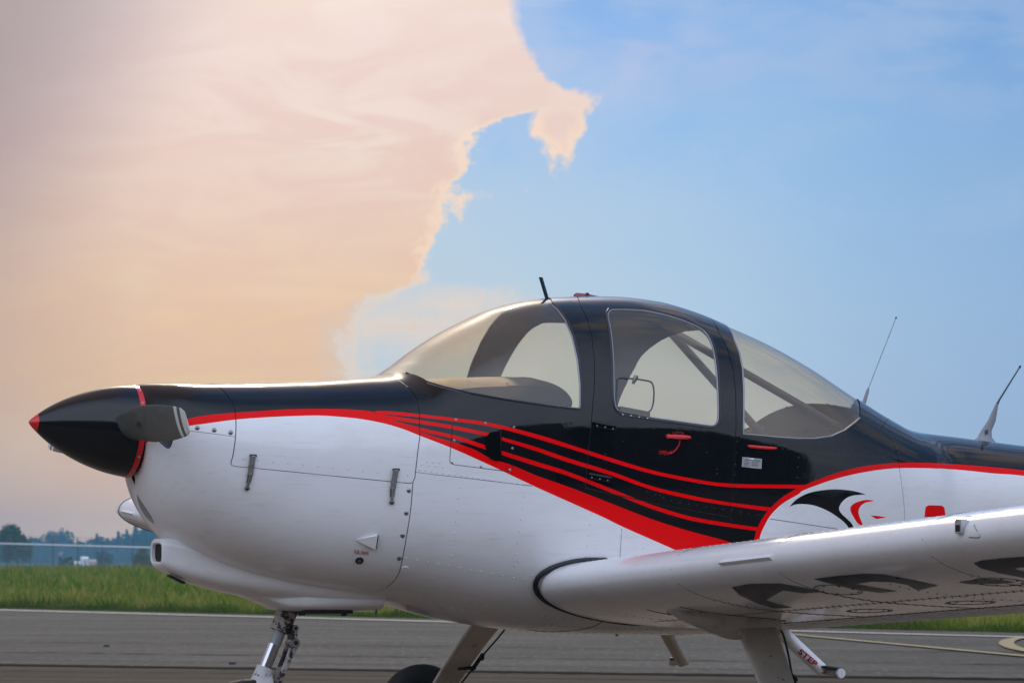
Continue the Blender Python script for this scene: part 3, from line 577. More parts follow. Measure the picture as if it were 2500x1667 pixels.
arc_i = [(1850, 1345), (1856, 1308), (1866, 1284), (1882, 1257), (1909, 1230), (1949, 1206), (1965, 1195), (2036, 1169.7), (2103, 1153.6), (2170, 1144), (2237, 1142), (2330, 1145.5), (2424, 1155), (2500, 1161), (2700, 1186)]
t1 = ([(915, 1003), (957, 1004), (1037, 1012), (1112, 1020.5), (1185, 1030), (1252, 1044.7), (1332, 1066), (1412, 1092), (1494, 1118), (1587, 1146), (1681, 1166), (1780, 1180), (1965, 1183)], [(1950, 1192), (1780, 1188.5), (1681, 1174.5), (1587, 1155), (1494, 1128), (1412, 1101.5), (1332, 1077), (1252, 1054), (1185, 1038.5), (1112, 1028.5), (1037, 1019.5), (922, 1009)])
t2 = ([(915, 1008), (957, 1015), (1037, 1027), (1104, 1038), (1190, 1056), (1222, 1065.6), (1305, 1089.7), (1386, 1117.5), (1494, 1151), (1587, 1185), (1681, 1207.6), (1775, 1225), (1890, 1239)], [(1880, 1248), (1775, 1233), (1681, 1217), (1587, 1194), (1494, 1161), (1386, 1128), (1305, 1099.6), (1222, 1074), (1185, 1064), (1104, 1047), (1037, 1036), (930, 1020)])
t3 = ([(925, 1014), (978, 1031), (1037, 1046), (1104, 1061), (1137, 1070), (1212, 1095.6), (1305, 1125), (1386, 1150.5), (1494, 1193), (1587, 1230), (1681, 1259), (1775, 1276), (1858, 1288)], [(1852, 1296), (1775, 1285), (1681, 1268.5), (1587, 1240), (1494, 1203), (1386, 1161), (1305, 1136), (1212, 1106), (1104, 1070), (1037, 1055), (930, 1028)])
def pp(*L): return np.concatenate([np.atleast_2d(l) for l in L])
B_up, B_lo, A_o, A_i, T_up = spl(big_up, 4), spl(big_lo, 4), spl(arc_o, 5), spl(arc_i, 5), spl(top_up, 4)
fx = SX[0]-.01
xe = SX[-1]+.01; Ao_end, Ai_end = A_o[-1][1], A_i[-1][1]
front_up = [(fx, B_up[0][1]-.03)]; front_lo = [(fx, B_lo[0][1]-.05)]
P_black = pp(front_up, B_up, [(B_up[-1][0], BOT+.3)], [(A_o[0][0], BOT+.3)], A_o, [(xe, Ao_end-.01), (xe, TOP+.01), (fx, TOP+.01)])
P_redband = pp(front_up, B_up, [(B_up[-1][0]+.06, B_up[-1][1]-.1)], B_lo[::-1], front_lo)
P_redarc = pp(A_o, [(xe, Ao_end-.01), (xe, Ai_end-.012)], A_i[::-1])
P_t = [pp(spl(a, 4), spl(b, 4)) for a, b in (t1, t2, t3)]
emb = [(1927, 1237), (1945, 1218), (1974, 1203), (2009, 1196), (2041, 1194), (2079, 1197), (2114, 1206), (2079, 1210), (2060, 1220.6), (2049, 1237), (2052, 1250), (2068, 1266), (2078, 1275.5), (2086, 1290), (2075, 1292), (2062.6, 1276), (2044, 1261), (2020, 1246), (1990, 1234), (1963, 1230), (1942, 1231)]
emr = [(2136, 1222), (2116, 1219.5), (2095, 1224), (2079, 1233), (2076, 1245), (2083, 1260), (2095, 1278), (2106, 1280), (2099, 1262), (2096, 1247), (2102, 1234), (2114, 1226)]
ems = [(2124, 1257.5), (2143, 1258.6), (2164, 1262), (2140, 1266.5)]
emq = [(2257, 1262), (2258, 1249), (2259.6, 1237), (2267.6, 1232.6), (2300, 1233.5), (2306, 1239), (2309, 1262)]
EMB = np.vstack([spline(emb[:7], 5), spline(emb[6:14], 5)[1:], spline(emb[14:]+emb[:1], 5)[:-1]])
PAINTED = [(P_black, 1), (P_redband, 2), (P_redarc, 2)]+[(p, 2) for p in P_t]+[(spl(EMB), 1), (spl(emr, 3), 2), (spl(ems), 2), (spl(emq), 2)]
# ---- window outlines
ws = pp([(1.425, TOP+.01)], [xz(1.44, 1.600)], spl([(1048, 934), (1085, 945), (1150, 960), (1240, 976), (1330, 989), (1404, 998), (1418, 999), (1421, 990), (1421, 940), (1415, 880), (1402, 822), (1385, 782), (1366, 755), (1350, 741)]), [(2.135, TOP+.01)])
dw = spl(spline([(1480, 768), (1484, 758), (1496, 752.5), (1560, 754), (1600, 760), (1640, 770), (1680, 784), (1712, 799), (1732, 818), (1745, 850), (1753, 900), (1757, 960), (1758, 1015), (1754, 1034), (1742, 1043), (1722, 1042), (1650, 1032), (1580, 1022), (1525, 1013), (1506, 1003), (1498, 985), (1495, 950), (1494, 890), (1490, 830), (1484, 790)], 4, True))
rw = pp([(2.885, TOP+.01)], spl([(1793, 832), (1805, 860), (1813, 900), (1816, 950), (1816, 1010), (1815, 1059), (1850, 1062), (1900, 1067), (1950, 1070), (1990, 1070), (2030, 1064), (2062, 1050), (2088, 1030), (2099, 1020)]), [(3.54, TOP+.01)])
intake = spl(spline([(392, 986), (412, 1000), (424, 1040), (424, 1070), (413, 1095), (395, 1085), (372, 1060), (362, 1030), (360, 1000), (372, 988)], 3, True))
recess = spl(spline([(310, 1196), (318, 1192), (334, 1207), (354, 1236), (371, 1262), (375, 1277), (362, 1270), (342, 1252), (322, 1226)], 3, True))
slot = spl(spline([(321, 1143), (327, 1158), (330, 1172), (326, 1179), (318, 1170), (315, 1158)], 3, True))
CUT = {'windshield': ws, 'door_window': dw, 'rear_window': rw, 'intake': intake, 'recess': recess, 'slot': slot}
# ---- panel seams
s_front = pp(spl([(552, 962), (566, 980), (573, 1000), (576, 1030), (575, 1066), (569, 1110), (564, 1128), (566, 1135), (575, 1138)], 3))
s_front = pp([(s_front[0][0]-.01, TOP+.01)], s_front)
s_door_lo = spl([(575, 1138), (700, 1150), (850, 1165), (1000, 1179.5), (1008, 1177), (1013, 1165)])
s_wall_up = pp(spl([(1013, 1165), (1019, 1110), (1025, 1064), (1024, 1010), (1018, 975)]), [(1.375, 1.35*0+.62), (1.385, TOP+.01)])
s_wall_lo = pp(spl([(1008, 1178), (1003, 1240), (994, 1300), (985, 1350), (975, 1395), (958, 1422), (934, 1438)], 3), [(1.20, BOT-.01)])
s_cap = pp([(fx, xz(.5, 1.365)[1])], spl([(452, 1050.5), (515, 1057.5), (575, 1066)]))
s_dfront = pp([(2.235, TOP-.05)], spl([(1415, 742), (1432, 775), (1445, 825), (1451, 880), (1451, 940), (1447, 990), (1442, 1050), (1436, 1110), (1431, 1172), (1429, 1190)]))
s_drear = pp([(2.79, TOP-.05)], spl([(1755, 812), (1775, 850), (1789, 900), (1796, 960), (1797, 1040), (1792, 1120), (1786, 1200), (1781, 1262)]))
s_dlow = spl([(1429, 1190), (1530, 1214), (1650, 1238), (1781, 1262)])
s_dtop = np.array([(2.235, TOP-.05), (2.79, TOP-.05)])
s_tail = pp([(3.76, TOP+.01)], spl([(2150, 1050), (2172, 1070), (2186, 1095), (2193, 1125), (2200, 1170), (2207, 1230), (2210, 1290)]), [(3.50, BOT-.01)])
s_patch = spl([(1105, 1037), (1101, 1080), (1098, 1125), (1101, 1131), (1110, 1134), (1180, 1143), (1243, 1151), (1250, 1148), (1254, 1120), (1258, 1060)], 1)
s_lap = spl([(1013, 1152), (1060, 1158), (1150, 1168), (1250, 1180), (1300, 1186)])
s_low2 = spl([(1518, 1290), (1513, 1370)])
s_rear2 = spl([(1880, 1266), (2020, 1287), (2080, 1296)])
SEAMS = [s_front, s_door_lo, s_wall_up, s_wall_lo, s_cap, s_dfront, s_drear, s_dlow, s_dtop, s_tail, s_patch, s_lap, s_low2, s_rear2]
GAP = [.0016]*len(SEAMS); GAP[-3] = GAP[-2] = GAP[-1] = .0010; GAP[10] = .0013; GAP[9] = .0009; GAP[11] = .0010
P_cap = pp([(fx, s_cap[0][1])], s_cap, s_front[::-1][np.argmin(np.linalg.norm(s_front[::-1]-s_cap[-1], axis=1)):], [(fx, TOP+.01)])
# ---- constrained triangulation of the port skin
V2, E2 = [], []
def addline(P, closed=False, step=.012):
    P = np.array(P, float); P[:, 0] = np.clip(P[:, 0], SX[0], SX[-1]); P[:, 1] = np.clip(P[:, 1], BOT, TOP)
    if closed: P = np.vstack([P, P[:1]])
    P = resample(P, step); k = np.ones(len(P), bool); k[1:] = np.linalg.norm(np.diff(P, axis=0), axis=1) > 1e-6; P = P[k]
    n0 = len(V2); V2.extend(map(tuple, P)); E2.extend((n0+i, n0+i+1) for i in range(len(P)-1)); return P
def offset(P, dd):
    P = resample(P, .02); t = np.gradient(P, axis=0); t /= np.linalg.norm(t, axis=1)[:, None]+1e-12; return P+np.stack([-t[:, 1], t[:, 0]], 1)*dd
addline([(SX[0], BOT), (SX[-1], BOT), (SX[-1], TOP), (SX[0], TOP)], True, .03)
for p, _ in PAINTED: addline(p, True)
for k, p in CUT.items(): addline(p, True, .008)
for s_, g in zip(SEAMS, GAP): addline(offset(s_, g)); addline(offset(s_, -g))
gxx = np.concatenate([np.linspace(.405, .62, 36)[1:-1], np.arange(.62, 3.9, .018), np.arange(3.9, 6.59, .05)]); gvv = np.linspace(BOT, TOP, 90)[1:-1]
A_, B_ = np.meshgrid(gxx, gvv, indexing='ij'); A_ = A_+(np.arange(A_.shape[1]) % 2)[None, :]*.003
V2 += list(zip(A_.ravel(), B_.ravel()))
res = delaunay_2d_cdt([Vector(p) for p in V2], E2, [], 0, 1e-6)
CV = np.array([(p.x, p.y) for p in res[0]]); CF = np.array([tuple(f) for f in res[2]])
CV[:, 0] = np.clip(CV[:, 0], SX[0], SX[-1]); CV[:, 1] = np.clip(CV[:, 1], BOT, TOP)
CC = CV[CF].mean(axis=1)
S3 = surf(CV[:, 0], CV[:, 1]); N3 = snorm(CV[:, 0], CV[:, 1])
matid = np.zeros(len(CF), int)
for p, k in PAINTED: matid[inpoly(CC, p)] = k
matid[CC[:, 0] > 5.9] = np.where(CC[CC[:, 0] > 5.9][:, 1] > 0, 1, 0)
part = np.full(len(CF), 'fuselage_skin', dtype=object)
def side_of(P, axis=0):                          # x of a seam for a given v
    o = np.argsort(P[:, 1]); return np.interp(CC[:, 1], P[o, 1], P[o, 0])
wall = np.where(CC[:, 1] > s_wall_lo[0][1], side_of(s_wall_up), side_of(s_wall_lo)); fr = side_of(s_front)
xo = np.argsort(s_door_lo[:-3, 0]); dlo = np.interp(CC[:, 0], s_door_lo[:-3][xo, 0], s_door_lo[:-3][xo, 1]); clo = np.interp(CC[:, 0], s_cap[:, 0], s_cap[:, 1])
part[CC[:, 0] < wall] = 'lower_cowling'
part[(CC[:, 0] < wall) & (CC[:, 0] > fr) & (CC[:, 1] > dlo)] = 'cowling_door'
part[(CC[:, 0] < fr) & (CC[:, 1] > clo)] = 'nose_cap'
pd = pp(s_dfront, s_dlow, s_drear[::-1]); part[inpoly(CC, pd)] = 'cabin_door'
part[CC[:, 0] > side_of(s_tail)] = 'tail_cone'
part[inpoly(CC, s_patch) & (part == 'fuselage_skin')] = 'access_panel'
for s_, g in zip(SEAMS, GAP): part[dline(CC, resample(s_, .02)) < g*1.02] = 'gap'
for k, p in CUT.items(): part[inpoly(CC, p)] = k
MIR = np.array([1, -1, 1.])
def submesh(mask, off=0., mirror=False):
    f = CF[mask]; u, inv = np.unique(f, return_inverse=True); f = inv.reshape(-1, 3); P = S3[u]+N3[u]*off; n = N3[u].copy()
    a, b, c = P[f[:, 0]], P[f[:, 1]], P[f[:, 2]]; fn_ = np.cross(b-a, c-a); fl = (fn_*n[f].mean(axis=1)).sum(1) < 0; f[fl] = f[fl][:, ::-1]
    if mirror: P = P*MIR; n = n*MIR; f = f[:, ::-1]
    return P, f, n
def skin(name, key, mats=PAINTS, off=0., sides='both', parent=AC, useid=True, kind=None, flip=False):
    mask = part == key if isinstance(key, str) else key; outs = []
    def fin(P, f, n, mi):
        if flip: f = f[:, ::-1]; n = -n
        outs.append(mk(name, P, f, mats, parent, True, mi if useid else None, n, kind))
    P, f, n = submesh(mask, off); P2, f2, n2 = submesh(mask, off, True); mi = matid[mask]
    if sides == 'both': fin(np.vstack([P, P2]), np.vstack([f, f2+len(P)]), np.vstack([n, n2]), np.concatenate([mi, mi]))
    else: fin(P, f, n, mi); fin(P2, f2, n2, mi)
    return outs
fus = skin('fuselage', 'fuselage_skin')[0]
tailc = skin('tail_cone', 'tail_cone')[0]
cowl = skin('lower_cowling', 'lower_cowling')[0]
cap = skin('nose_cap', 'nose_cap')[0]
cdoor = skin('cowling_door', 'cowling_door', sides='each')
door = skin('cabin_door', 'cabin_door', sides='each')
acc = skin('access_panel', 'access_panel', sides='each')
skin('panel_gap', 'gap', SEALANT, off=-.003, useid=False)
wsh = skin('windshield', 'windshield', GLASS, off=-.004, useid=False)[0]
dwn = []
for o, dr in zip(skin('door_window', 'door_window', GLASS, off=-.004, sides='each', useid=False), door): o.parent = dr; dwn.append(o)
rwn = skin('rear_window', 'rear_window', GLASS, off=-.004, useid=False)[0]
# cabin lining just inside the skin, same openings
cab = (CC[:, 0] > 1.45) & (CC[:, 0] < 3.62) & np.isin(part, ['fuselage_skin', 'cabin_door', 'gap', 'access_panel'])
skin('cabin_lining', cab, LINING, off=-.016, useid=False, flip=True)
# openings pushed inward
def pocket(name, key, mats, depth, inward, wallmat):
    mask = part == key; P, f, n = submesh(mask); dv = np.array(inward)*depth
    from collections import Counter
    E_ = Counter(); 
    for t_ in f:
        for a, b in ((t_[0], t_[1]), (t_[1], t_[2]), (t_[2], t_[0])): E_[(min(a, b), max(a, b))] += 1
    be = [e for e, c in E_.items() if c == 1]
    for sg in (1, -1):
        S = np.array([1, sg, 1.]); V = np.vstack([P*S, (P*np.array([1, 1, 1])+dv)*S]); k = len(P)
        mk(name, V, [tuple(t_+k) for t_ in f]+[(a, b, b+k, a+k) for a, b in be], [mats, wallmat], cowl, False, [0]*len(f)+[1]*len(be))
pocket('cooling_intake', 'intake', DARK, .16, (1, .2, 0), mat('intake_wall', (.10, .10, .11), .5))
pocket('nose_recess', 'recess', mat('recess_grey', (.62, .62, .63), .3), .018, (.9, .42, 0), mat('recess_wall', (.4, .4, .41), .35))
pocket('lower_slot', 'slot', DARK, .05, (1, .3, 0), DARK)
# seals round the windows
def online(P2d, off=.0): P2d = np.array(P2d); P2d[:, 1] = np.clip(P2d[:, 1], BOT, TOP); return surf(P2d[:, 0], P2d[:, 1])+snorm(P2d[:, 0], P2d[:, 1])*off
SEALM = mat('window_seal', (.30, .31, .33), .35, .5); SEALB = mat('dark_window_seal', (.02, .022, .028), .4)
def seal(P2d, r_, off, m, name='window_seal', parent=AC, closed=True, sides=(1, -1), shrink=0):
    P = online(P2d, off)
    if closed: P = np.vstack([P, P[:1]])
    for k, s_ in enumerate(sides):
        pr = parent[k] if isinstance(parent, (list, tuple)) else parent
        MB().tube(resample(P*np.array([1, s_, 1]), .02), r_, 6, not closed).build(name, m, pr)
def inner(P, dd): P = resample(np.vstack([P, P[:1]]), .012)[:-1]; c = P.mean(0); t = np.roll(P, -1, 0)-np.roll(P, 1, 0); t /= np.linalg.norm(t, axis=1)[:, None]; n = np.stack([-t[:, 1], t[:, 0]], 1); s_ = np.sign(((c-P)*n).sum(1))[:, None]; s_ = np.sign(s_.sum()); return P+n*s_*dd
seal(dw, .0045, .000, SEALB, parent=door); seal(inner(dw, .007), .0038, -.003, SEALM, parent=door)
seal(ws[1:-1], .0045, .0, SEALB, closed=False); seal(ws[2:-1]+np.array([-.007, .004]), .0035, -.002, SEALM, closed=False)
seal(rw[1:-1], .0035, .0, SEALM, closed=False)
MB().tube(online(np.array([(2.235-.02, TOP-.05), (2.235, TOP)]), 0), .002, 5).build('roof_joint', SEALANT, fus)
# ---- chin fairing with the air scoop
def sel(x, zt, zb, w, n=3.2, k=40):
    zc, h = (zt+zb)/2, (zt-zb)/2; out = []
    for i in range(k):
        a = 2*math.pi*i/k; c, s_ = math.cos(a), math.sin(a); out.append((x, w*abs(c)**(2/n)*np.sign(c), zc+h*abs(s_)**(2/n)*np.sign(s_)))
    return out
chin = [(.505, .958, .852, .082, 4), (.53, .962, .836, .094, 4), (.58, .962, .811, .115, 3.6), (.66, .95, .783, .142, 3.2), (.76, .93, .757, .172, 3), (.88, .91, .733, .20, 2.8), (.95, .90, .722, .212, 2.7), (1.10, .88, .702, .228, 2.7), (1.25, .86, .693, .236, 2.7), (1.345, .85, .692, .238, 2.7)]
rings = []
cs = np.array(chin)
for x in np.concatenate([np.linspace(.505, .6, 8)[:-1], np.linspace(.6, 1.345, 26)]): rings.append(sel(x, *[float(pchip(np.array(x), cs[:, 0], cs[:, k])) for k in (1, 2, 3, 4)]))
# scoop lip and throat
lip = [sel(.500, .952, .858, .076, 4), sel(.4985, .945, .865, .069, 4), sel(.502, .940, .870, .064, 4), sel(.53, .936, .874, .060, 4), sel(.62, .93, .874, .058, 4)]
m = MB().loft([np.array(r_) for r_ in (lip[::-1]+rings)], caps=False); m.F.append(tuple(len(m.V)-40+k for k in range(40)))
chn = m.build('chin_fairing', WHITE, AC)
MB().loft([np.array(sel(.514, .938, .872, .0625, 4)), np.array(sel(.522, .938, .872, .0625, 4))]).build('scoop_throat', DARK, chn, False)
MB().loft([np.array(sel(.84, .79, .742, .10, 3)), np.array(sel(.91, .77, .716, .125, 3.2)), np.array(sel(.955, .76, .700, .145, 3.4)), np.array(sel(.985, .77, .686, .165, 3.4)), np.array(sel(1.04, .78, .680, .190, 3.4)), np.array(sel(1.20, .80, .679, .212, 3.4)), np.array(sel(1.347, .82, .680, .222, 3.6))]).build('cowl_skirt', WHITE, chn)
MB().box((1.14, -.10, .679), (.10, 0, 0), (0, .055, 0), (0, 0, .006)).build('dark_seal', DARK, chn, False)
# ---- spinner and propeller
tip, bc = np.array([0, 0, 1.392]), np.array([.400, 0, 1.363]); ax = (bc-tip)/np.linalg.norm(bc-tip); u_ = np.array([0, 1., 0]); w_ = np.cross(ax, u_); Ls = np.linalg.norm(bc-tip)
def srad(t): return .174*np.sqrt(np.clip(1-(1-t)**1.62, 0, 1))*(.93+.07*t)
def srad(t): return .174*(1-(1-t)**1.75)**.80
def lathe(name, prof, m, parent, c0=tip, a0=ax, n=72, mi=None):
    rings = [np.array([c0+a0*s_+(u_*math.cos(2*math.pi*k/n)+w_*math.sin(2*math.pi*k/n))*max(r_, 1e-4) for k in range(n)]) for s_, r_ in prof]
    return MB().loft(rings, caps=True).build(name, m, parent)
tt = np.concatenate([np.linspace(0, .02, 5)**1, np.linspace(.03, 1, 40)])
def prof(a, b, dr=0): q = [t for t in tt if a < t < b]; return [(t*Ls, srad(t)+dr) for t in [a]+q+[b]]
spn = lathe('spinner', prof(.068, .965), SPINBLACK, AC)
lathe('spinner_tip', [(-.003, .0)]+[(t*Ls-.003*(1-t/.068), srad(t)+.0006) for t in np.linspace(.004, .071, 12)], REDPL, spn)
lathe('spinner_band', prof(.950, 1.0, .0012)+[(Ls+.004, .165)], REDPL, spn)
lathe('backplate', [(Ls+.003, .10), (Ls+.003, .155), (Ls+.02, .155), (Ls+.02, .10)], DARK, AC)
for a in range(0, 360, 24):
    if abs((a % 180)-0) < 20: continue
    c_, s_ = math.cos(R(a)), math.sin(R(a)); p = tip+ax*Ls*.981+(u_*c_+w_*s_)*(srad(.981)+.001); m = MB().dome(p, u_*c_+w_*s_, .0055, .5, 10); m.dome(p+(u_*c_+w_*s_)*.0025, u_*c_+w_*s_, .002, .3, 6); m.build('screw', SCREWM, spn)
hub = tip+ax*(.330)
def blade(sgn):
    rings = []; K = 26; ids = []
    for r_ in np.concatenate([[.06, .10, .13], np.linspace(.16, .86, 24), [.878, .892, .902, .908]]):
        q = r_/.91; ch = np.interp(q, [0, .12, .2, .45, .7, .85, .93, .965, 1], [.075, .09, .118, .150, .142, .122, .108, .098, .072]); th = np.interp(q, [0, .12, .25, .6, 1], [.055, .042, .022, .013, .006]); be = R(np.interp(q, [0, .15, .3, .5, .75, 1], [50, 44, 36, 27, 20, 16]))
        if q > .985: th *= .6
        cdir = np.array([-math.sin(be), 0, math.cos(be)])*(-sgn); cdir = np.array([-math.sin(be), 0, -sgn*math.cos(be)]); nd = np.array([math.cos(be), 0, -sgn*math.sin(be)])
        sweep = np.interp(q, [0, .5, 1], [0, .004, -.006])
        for_ = hub+np.array([0, sgn*r_*.975, 0]); ring = []
        for k in range(K):
            a = 2*math.pi*k/K; c = math.cos(a)*.5; t_ = math.sin(a)*.5*(1-.35*math.cos(a)); camb = .25*th*(1-4*c*c); ring.append(for_+cdir*(c+.02)*ch+nd*(-(t_*th)-camb)+cdir*sweep)
        rings.append(np.array(ring)); ids.append(r_)
    return rings, ids
for sgn in (-1, 1):
    rg, ids = blade(sgn); b_ = MB().loft(rg).build('propeller_blade', [BLADE, STRIPEW], AC); me = b_.data; K = 26
    for p in me.polygons:
        r_ = abs(p.center[1]-hub[1])/.975; p.material_index = 1 if (.795 < r_ < .835 or r_ > .868) else 0
    MB().tube([hub+np.array([0, sgn*.10, 0]), hub+np.array([0, sgn*.150, 0])], [.078, .066], 28).build('blade_boot', RUBBER, b_)
    if sgn < 0:                                  # maker's oval decal, worn
        m = MB()
        for (cx_, cz_, rx_, rz_) in ((0, 0, .012, .016),):
            for q in range(3): m.box(hub+np.array([-.030+.004, -.36-.014*q, .005]), (0, .0045, 0), (.0006, 0, 0), (0, 0, .011-.002*abs(q-1)))
        m.build('blade_decal', mat('worn_decal', (.035, .045, .045), .5), b_, False)
# ---- wings
def airfoil(n=34):
    c = (1-np.cos(np.linspace(0, math.pi, n)))/2
    up = .1235*(1.4845*np.sqrt(c)-.63*c-1.758*c**2+1.4215*c**3-.5075*c**4)*1.78; lo = .1235*(1.4845*np.sqrt(c)-.63*c-1.758*c**2+1.4215*c**3-.5075*c**4)*1.45
    camb = .018*np.sin(math.pi*c); U = np.stack([c, camb+up*.93+.0015], 1); L = np.stack([c, camb*.6-lo*.95-.0015], 1)
    return np.vstack([U[::-1], L[1:]])
AF = airfoil(); CH = 1.085; XLE = 1.864; ZLE = .786; DROP = .172
def wsec(y, sgn):                                # y = distance from centreline
    dih = .055 if sgn < 0 else .082; s_ = y-.56; z0 = ZLE+dih*s_; t = max(0, (y-4.98)/.20); k = 1-.0*t; chf = math.sqrt(max(1e-4, 1-t*t)) if t > 0 else 1.0; thf = chf
    ch = CH*(1-.30*(1-chf)) if t > 0 else CH; xl = XLE+(CH-ch)*.35
    # leading-edge glove at the root
    P = np.empty((len(AF), 3)); c, h = AF[:, 0], AF[:, 1]
    P[:, 0] = xl+c*ch; P[:, 1] = sgn*y; P[:, 2] = z0-DROP*c*ch/CH+h*CH*thf*1.0
    return P
WY = np.concatenate([[.40, .50, .56, .62], np.linspace(.7, 4.98, 44), 4.98+.20*np.sin(np.linspace(.12, math.pi/2, 12))])
wings = []; WBV = {}
for sgn in (-1, 1):
    main = [wsec(y, sgn) for y in WY if y <= 4.981]; tipr = [wsec(y, sgn) for y in WY if y >= 4.979]
    wg = MB().loft([r_ for r_ in main]).build('wing', WHITE, AC); wings.append(wg)
    MB().loft([r_*1.0+np.array([0, sgn*.003, 0]) for r_ in tipr]).build('wing_tip', WHITE, wg)
    MB().tube([wsec(4.985, sgn)[k]+np.array([0, 0, 0]) for k in range(6, len(AF)-6)], .0035, 5).build('tip_seam', SEALANT, wg)
    V = np.vstack(main); n = len(AF); WBV[sgn] = BVHTree.FromPolygons([Vector(p) for p in V], [(i*n+k, i*n+(k+1) % n, (i+1)*n+(k+1) % n, (i+1)*n+k) for i in range(len(main)-1) for k in range(n)])
def wray(px, py, sgn=-1):
    dr = ray(px, py); dr = dr/np.linalg.norm(dr); h = WBV[sgn].ray_cast(Vector(CAM), Vector(dr))
    if h[0] is None: return None, None
    n = np.array(h[1]); n = n if n@dr < 0 else -n; return np.array(h[0]), n
PW = wings[0]
def wpt(y, c, lower=True, sgn=-1):
    h = len(AF)//2; P = wsec(y, sgn); A2 = AF[h:] if lower else AF[:h+1][::-1]; P2 = P[h:] if lower else P[:h+1][::-1]
    return np.array([np.interp(c, A2[:, 0], P2[:, k]) for k in range(3)])
# decals on the lower wing: triangulated and laid 1 mm off the skin
def decal(poly, m, name, parent, caster, off=.0012, step=9, grid=True):
    P = resample(np.vstack([poly, poly[:1]]), step)[:-1]; n = len(P); pts = [tuple(p) for p in P]
    x0, y0 = P.min(0); x1, y1 = P.max(0)
    if grid:
        g = np.array([(x, y) for x in np.arange(x0+step*.5, x1, step) for y in np.arange(y0+step*.25, y1, step*.6)]); 
        if len(g): g = g[inpoly(g, P)]; pts += [tuple(p) for p in g]
    r_ = delaunay_2d_cdt([Vector(p) for p in pts], [(i, (i+1) % n) for i in range(n)], [], 0, 1e-5)
    v = np.array([(q.x, q.y) for q in r_[0]]); f = np.array([tuple(t_) for t_ in r_[2]]); f = f[inpoly(v[f].mean(1), P)]
    V3, N3_, ok = [], [], []
    for q in v:
        p, nn = caster(q[0], q[1]); ok.append(p is not None); V3.append((p+nn*off) if p is not None else CAM); N3_.append(nn if nn is not None else (0, 0, 1))
    ok = np.array(ok); f = f[ok[f].all(axis=1)]; V3 = np.array(V3); N3_ = np.array(N3_)
    u, inv = np.unique(f, return_inverse=True); f = inv.reshape(-1, 3); P3 = V3[u]; a, b, c = P3[f[:, 0]], P3[f[:, 1]], P3[f[:, 2]]; fl = (np.cross(b-a, c-a)*N3_[u][f[:, 0]]).sum(1) < 0; f[fl] = f[fl][:, ::-1]
    return mk(name, P3, f, m, parent, True)
regs = [[(1786, 1432), (1830, 1424), (1905, 1423), (1960, 1433), (2010, 1444), (1960, 1447), (1912, 1440), (1890, 1452), (1870, 1464), (1900, 1474), (1935, 1482), (1890, 1484), (1850, 1472), (1806, 1452)],
        [(1985, 1412), (2040, 1405), (2110, 1399), (2160, 1401), (2215, 1412), (2290, 1428), (2240, 1440), (2215, 1426), (2180, 1420), (2130, 1418), (2090, 1424), (2140, 1434), (2190, 1442), (2150, 1446), (2080, 1436), (2030, 1424)],
        [(2377, 1374), (2395, 1367), (2440, 1362), (2520, 1356), (2600, 1350), (2680, 1352), (2700, 1380), (2640, 1400), (2570, 1412), (2500, 1409), (2440, 1398), (2395, 1386)],
        [(2340, 1420), (2380, 1414), (2430, 1413), (2480, 1420), (2430, 1424), (2370, 1425)]]
for p in regs: decal(np.array(p, float), BLACKVINYL, 'registration_letter', PW, wray)
decal(np.array([(2478, 1386), (2500, 1382), (2560, 1380), (2600, 1388), (2560, 1394), (2500, 1392)], float), WHITE, 'registration_letter', PW, wray, .0018)
# seams, covers and ribs of the lower wing
def wtube(name, pts, r_, m, off=0, parent=PW): return MB().tube([p+np.array([0, 0, off]) for p in pts], r_, 5).build(name, m, parent)
for y0 in (1.62, 2.35, 3.3, 4.2):                # chordwise lap joints
    wtube('skin_joint', [wpt(y0, c) for c in np.linspace(.0, .72, 24)], .0014, SEALANT); 
    wtube('skin_joint', [wpt(y0, c, False) for c in np.linspace(.0, .3, 12)], .0014, SEALANT)
for c in (.40, .735): wtube('spanwise_joint', [wpt(y, c) for y in np.linspace(.62, 4.9, 40)], .0022 if c > .6 else .001, SEALANT)
for (y0, c0_) in ((1.12, .30), (1.95, .56), (2.6, .56), (3.25, .56), (3.3, .25), (2.45, .18)):
    P = [wpt(y0+.115*math.cos(a), c0_+.058*math.sin(a)) for a in np.linspace(0, 2*math.pi, 41)]; ic = MB().tube(P, .0016, 5, False).build('inspection_cover', SEALANT, PW)
    for a in np.linspace(0, 2*math.pi, 9)[:-1]: p = wpt(y0+.098*math.cos(a), c0_+.048*math.sin(a)); MB().dome(p, (0, 0, -1), .0055, .5, 8).build('screw', RIVD, ic)
for sgn in (-1, 1):
    wg = wings[0 if sgn < 0 else 1]
    for y0 in np.arange(.78, 4.75, .125):        # stiffening beads of flap and aileron
        if abs(y0-2.9) < .05: continue
        P = [wpt(y0, c, True, sgn) for c in np.linspace(.765, .985, 8)]; MB().tube([p+np.array([0, 0, .0015]) for p in P], [.002, .010, .013, .0135, .0135, .013, .010, .004], 6).build('flap_bead' if y0 < 2.9 else 'aileron_bead', WHITE, wg)
    MB().tube([wpt(2.9, c, True, sgn) for c in np.linspace(.735, 1, 8)], .003, 5).build('flap_gap', SEALANT, wg)
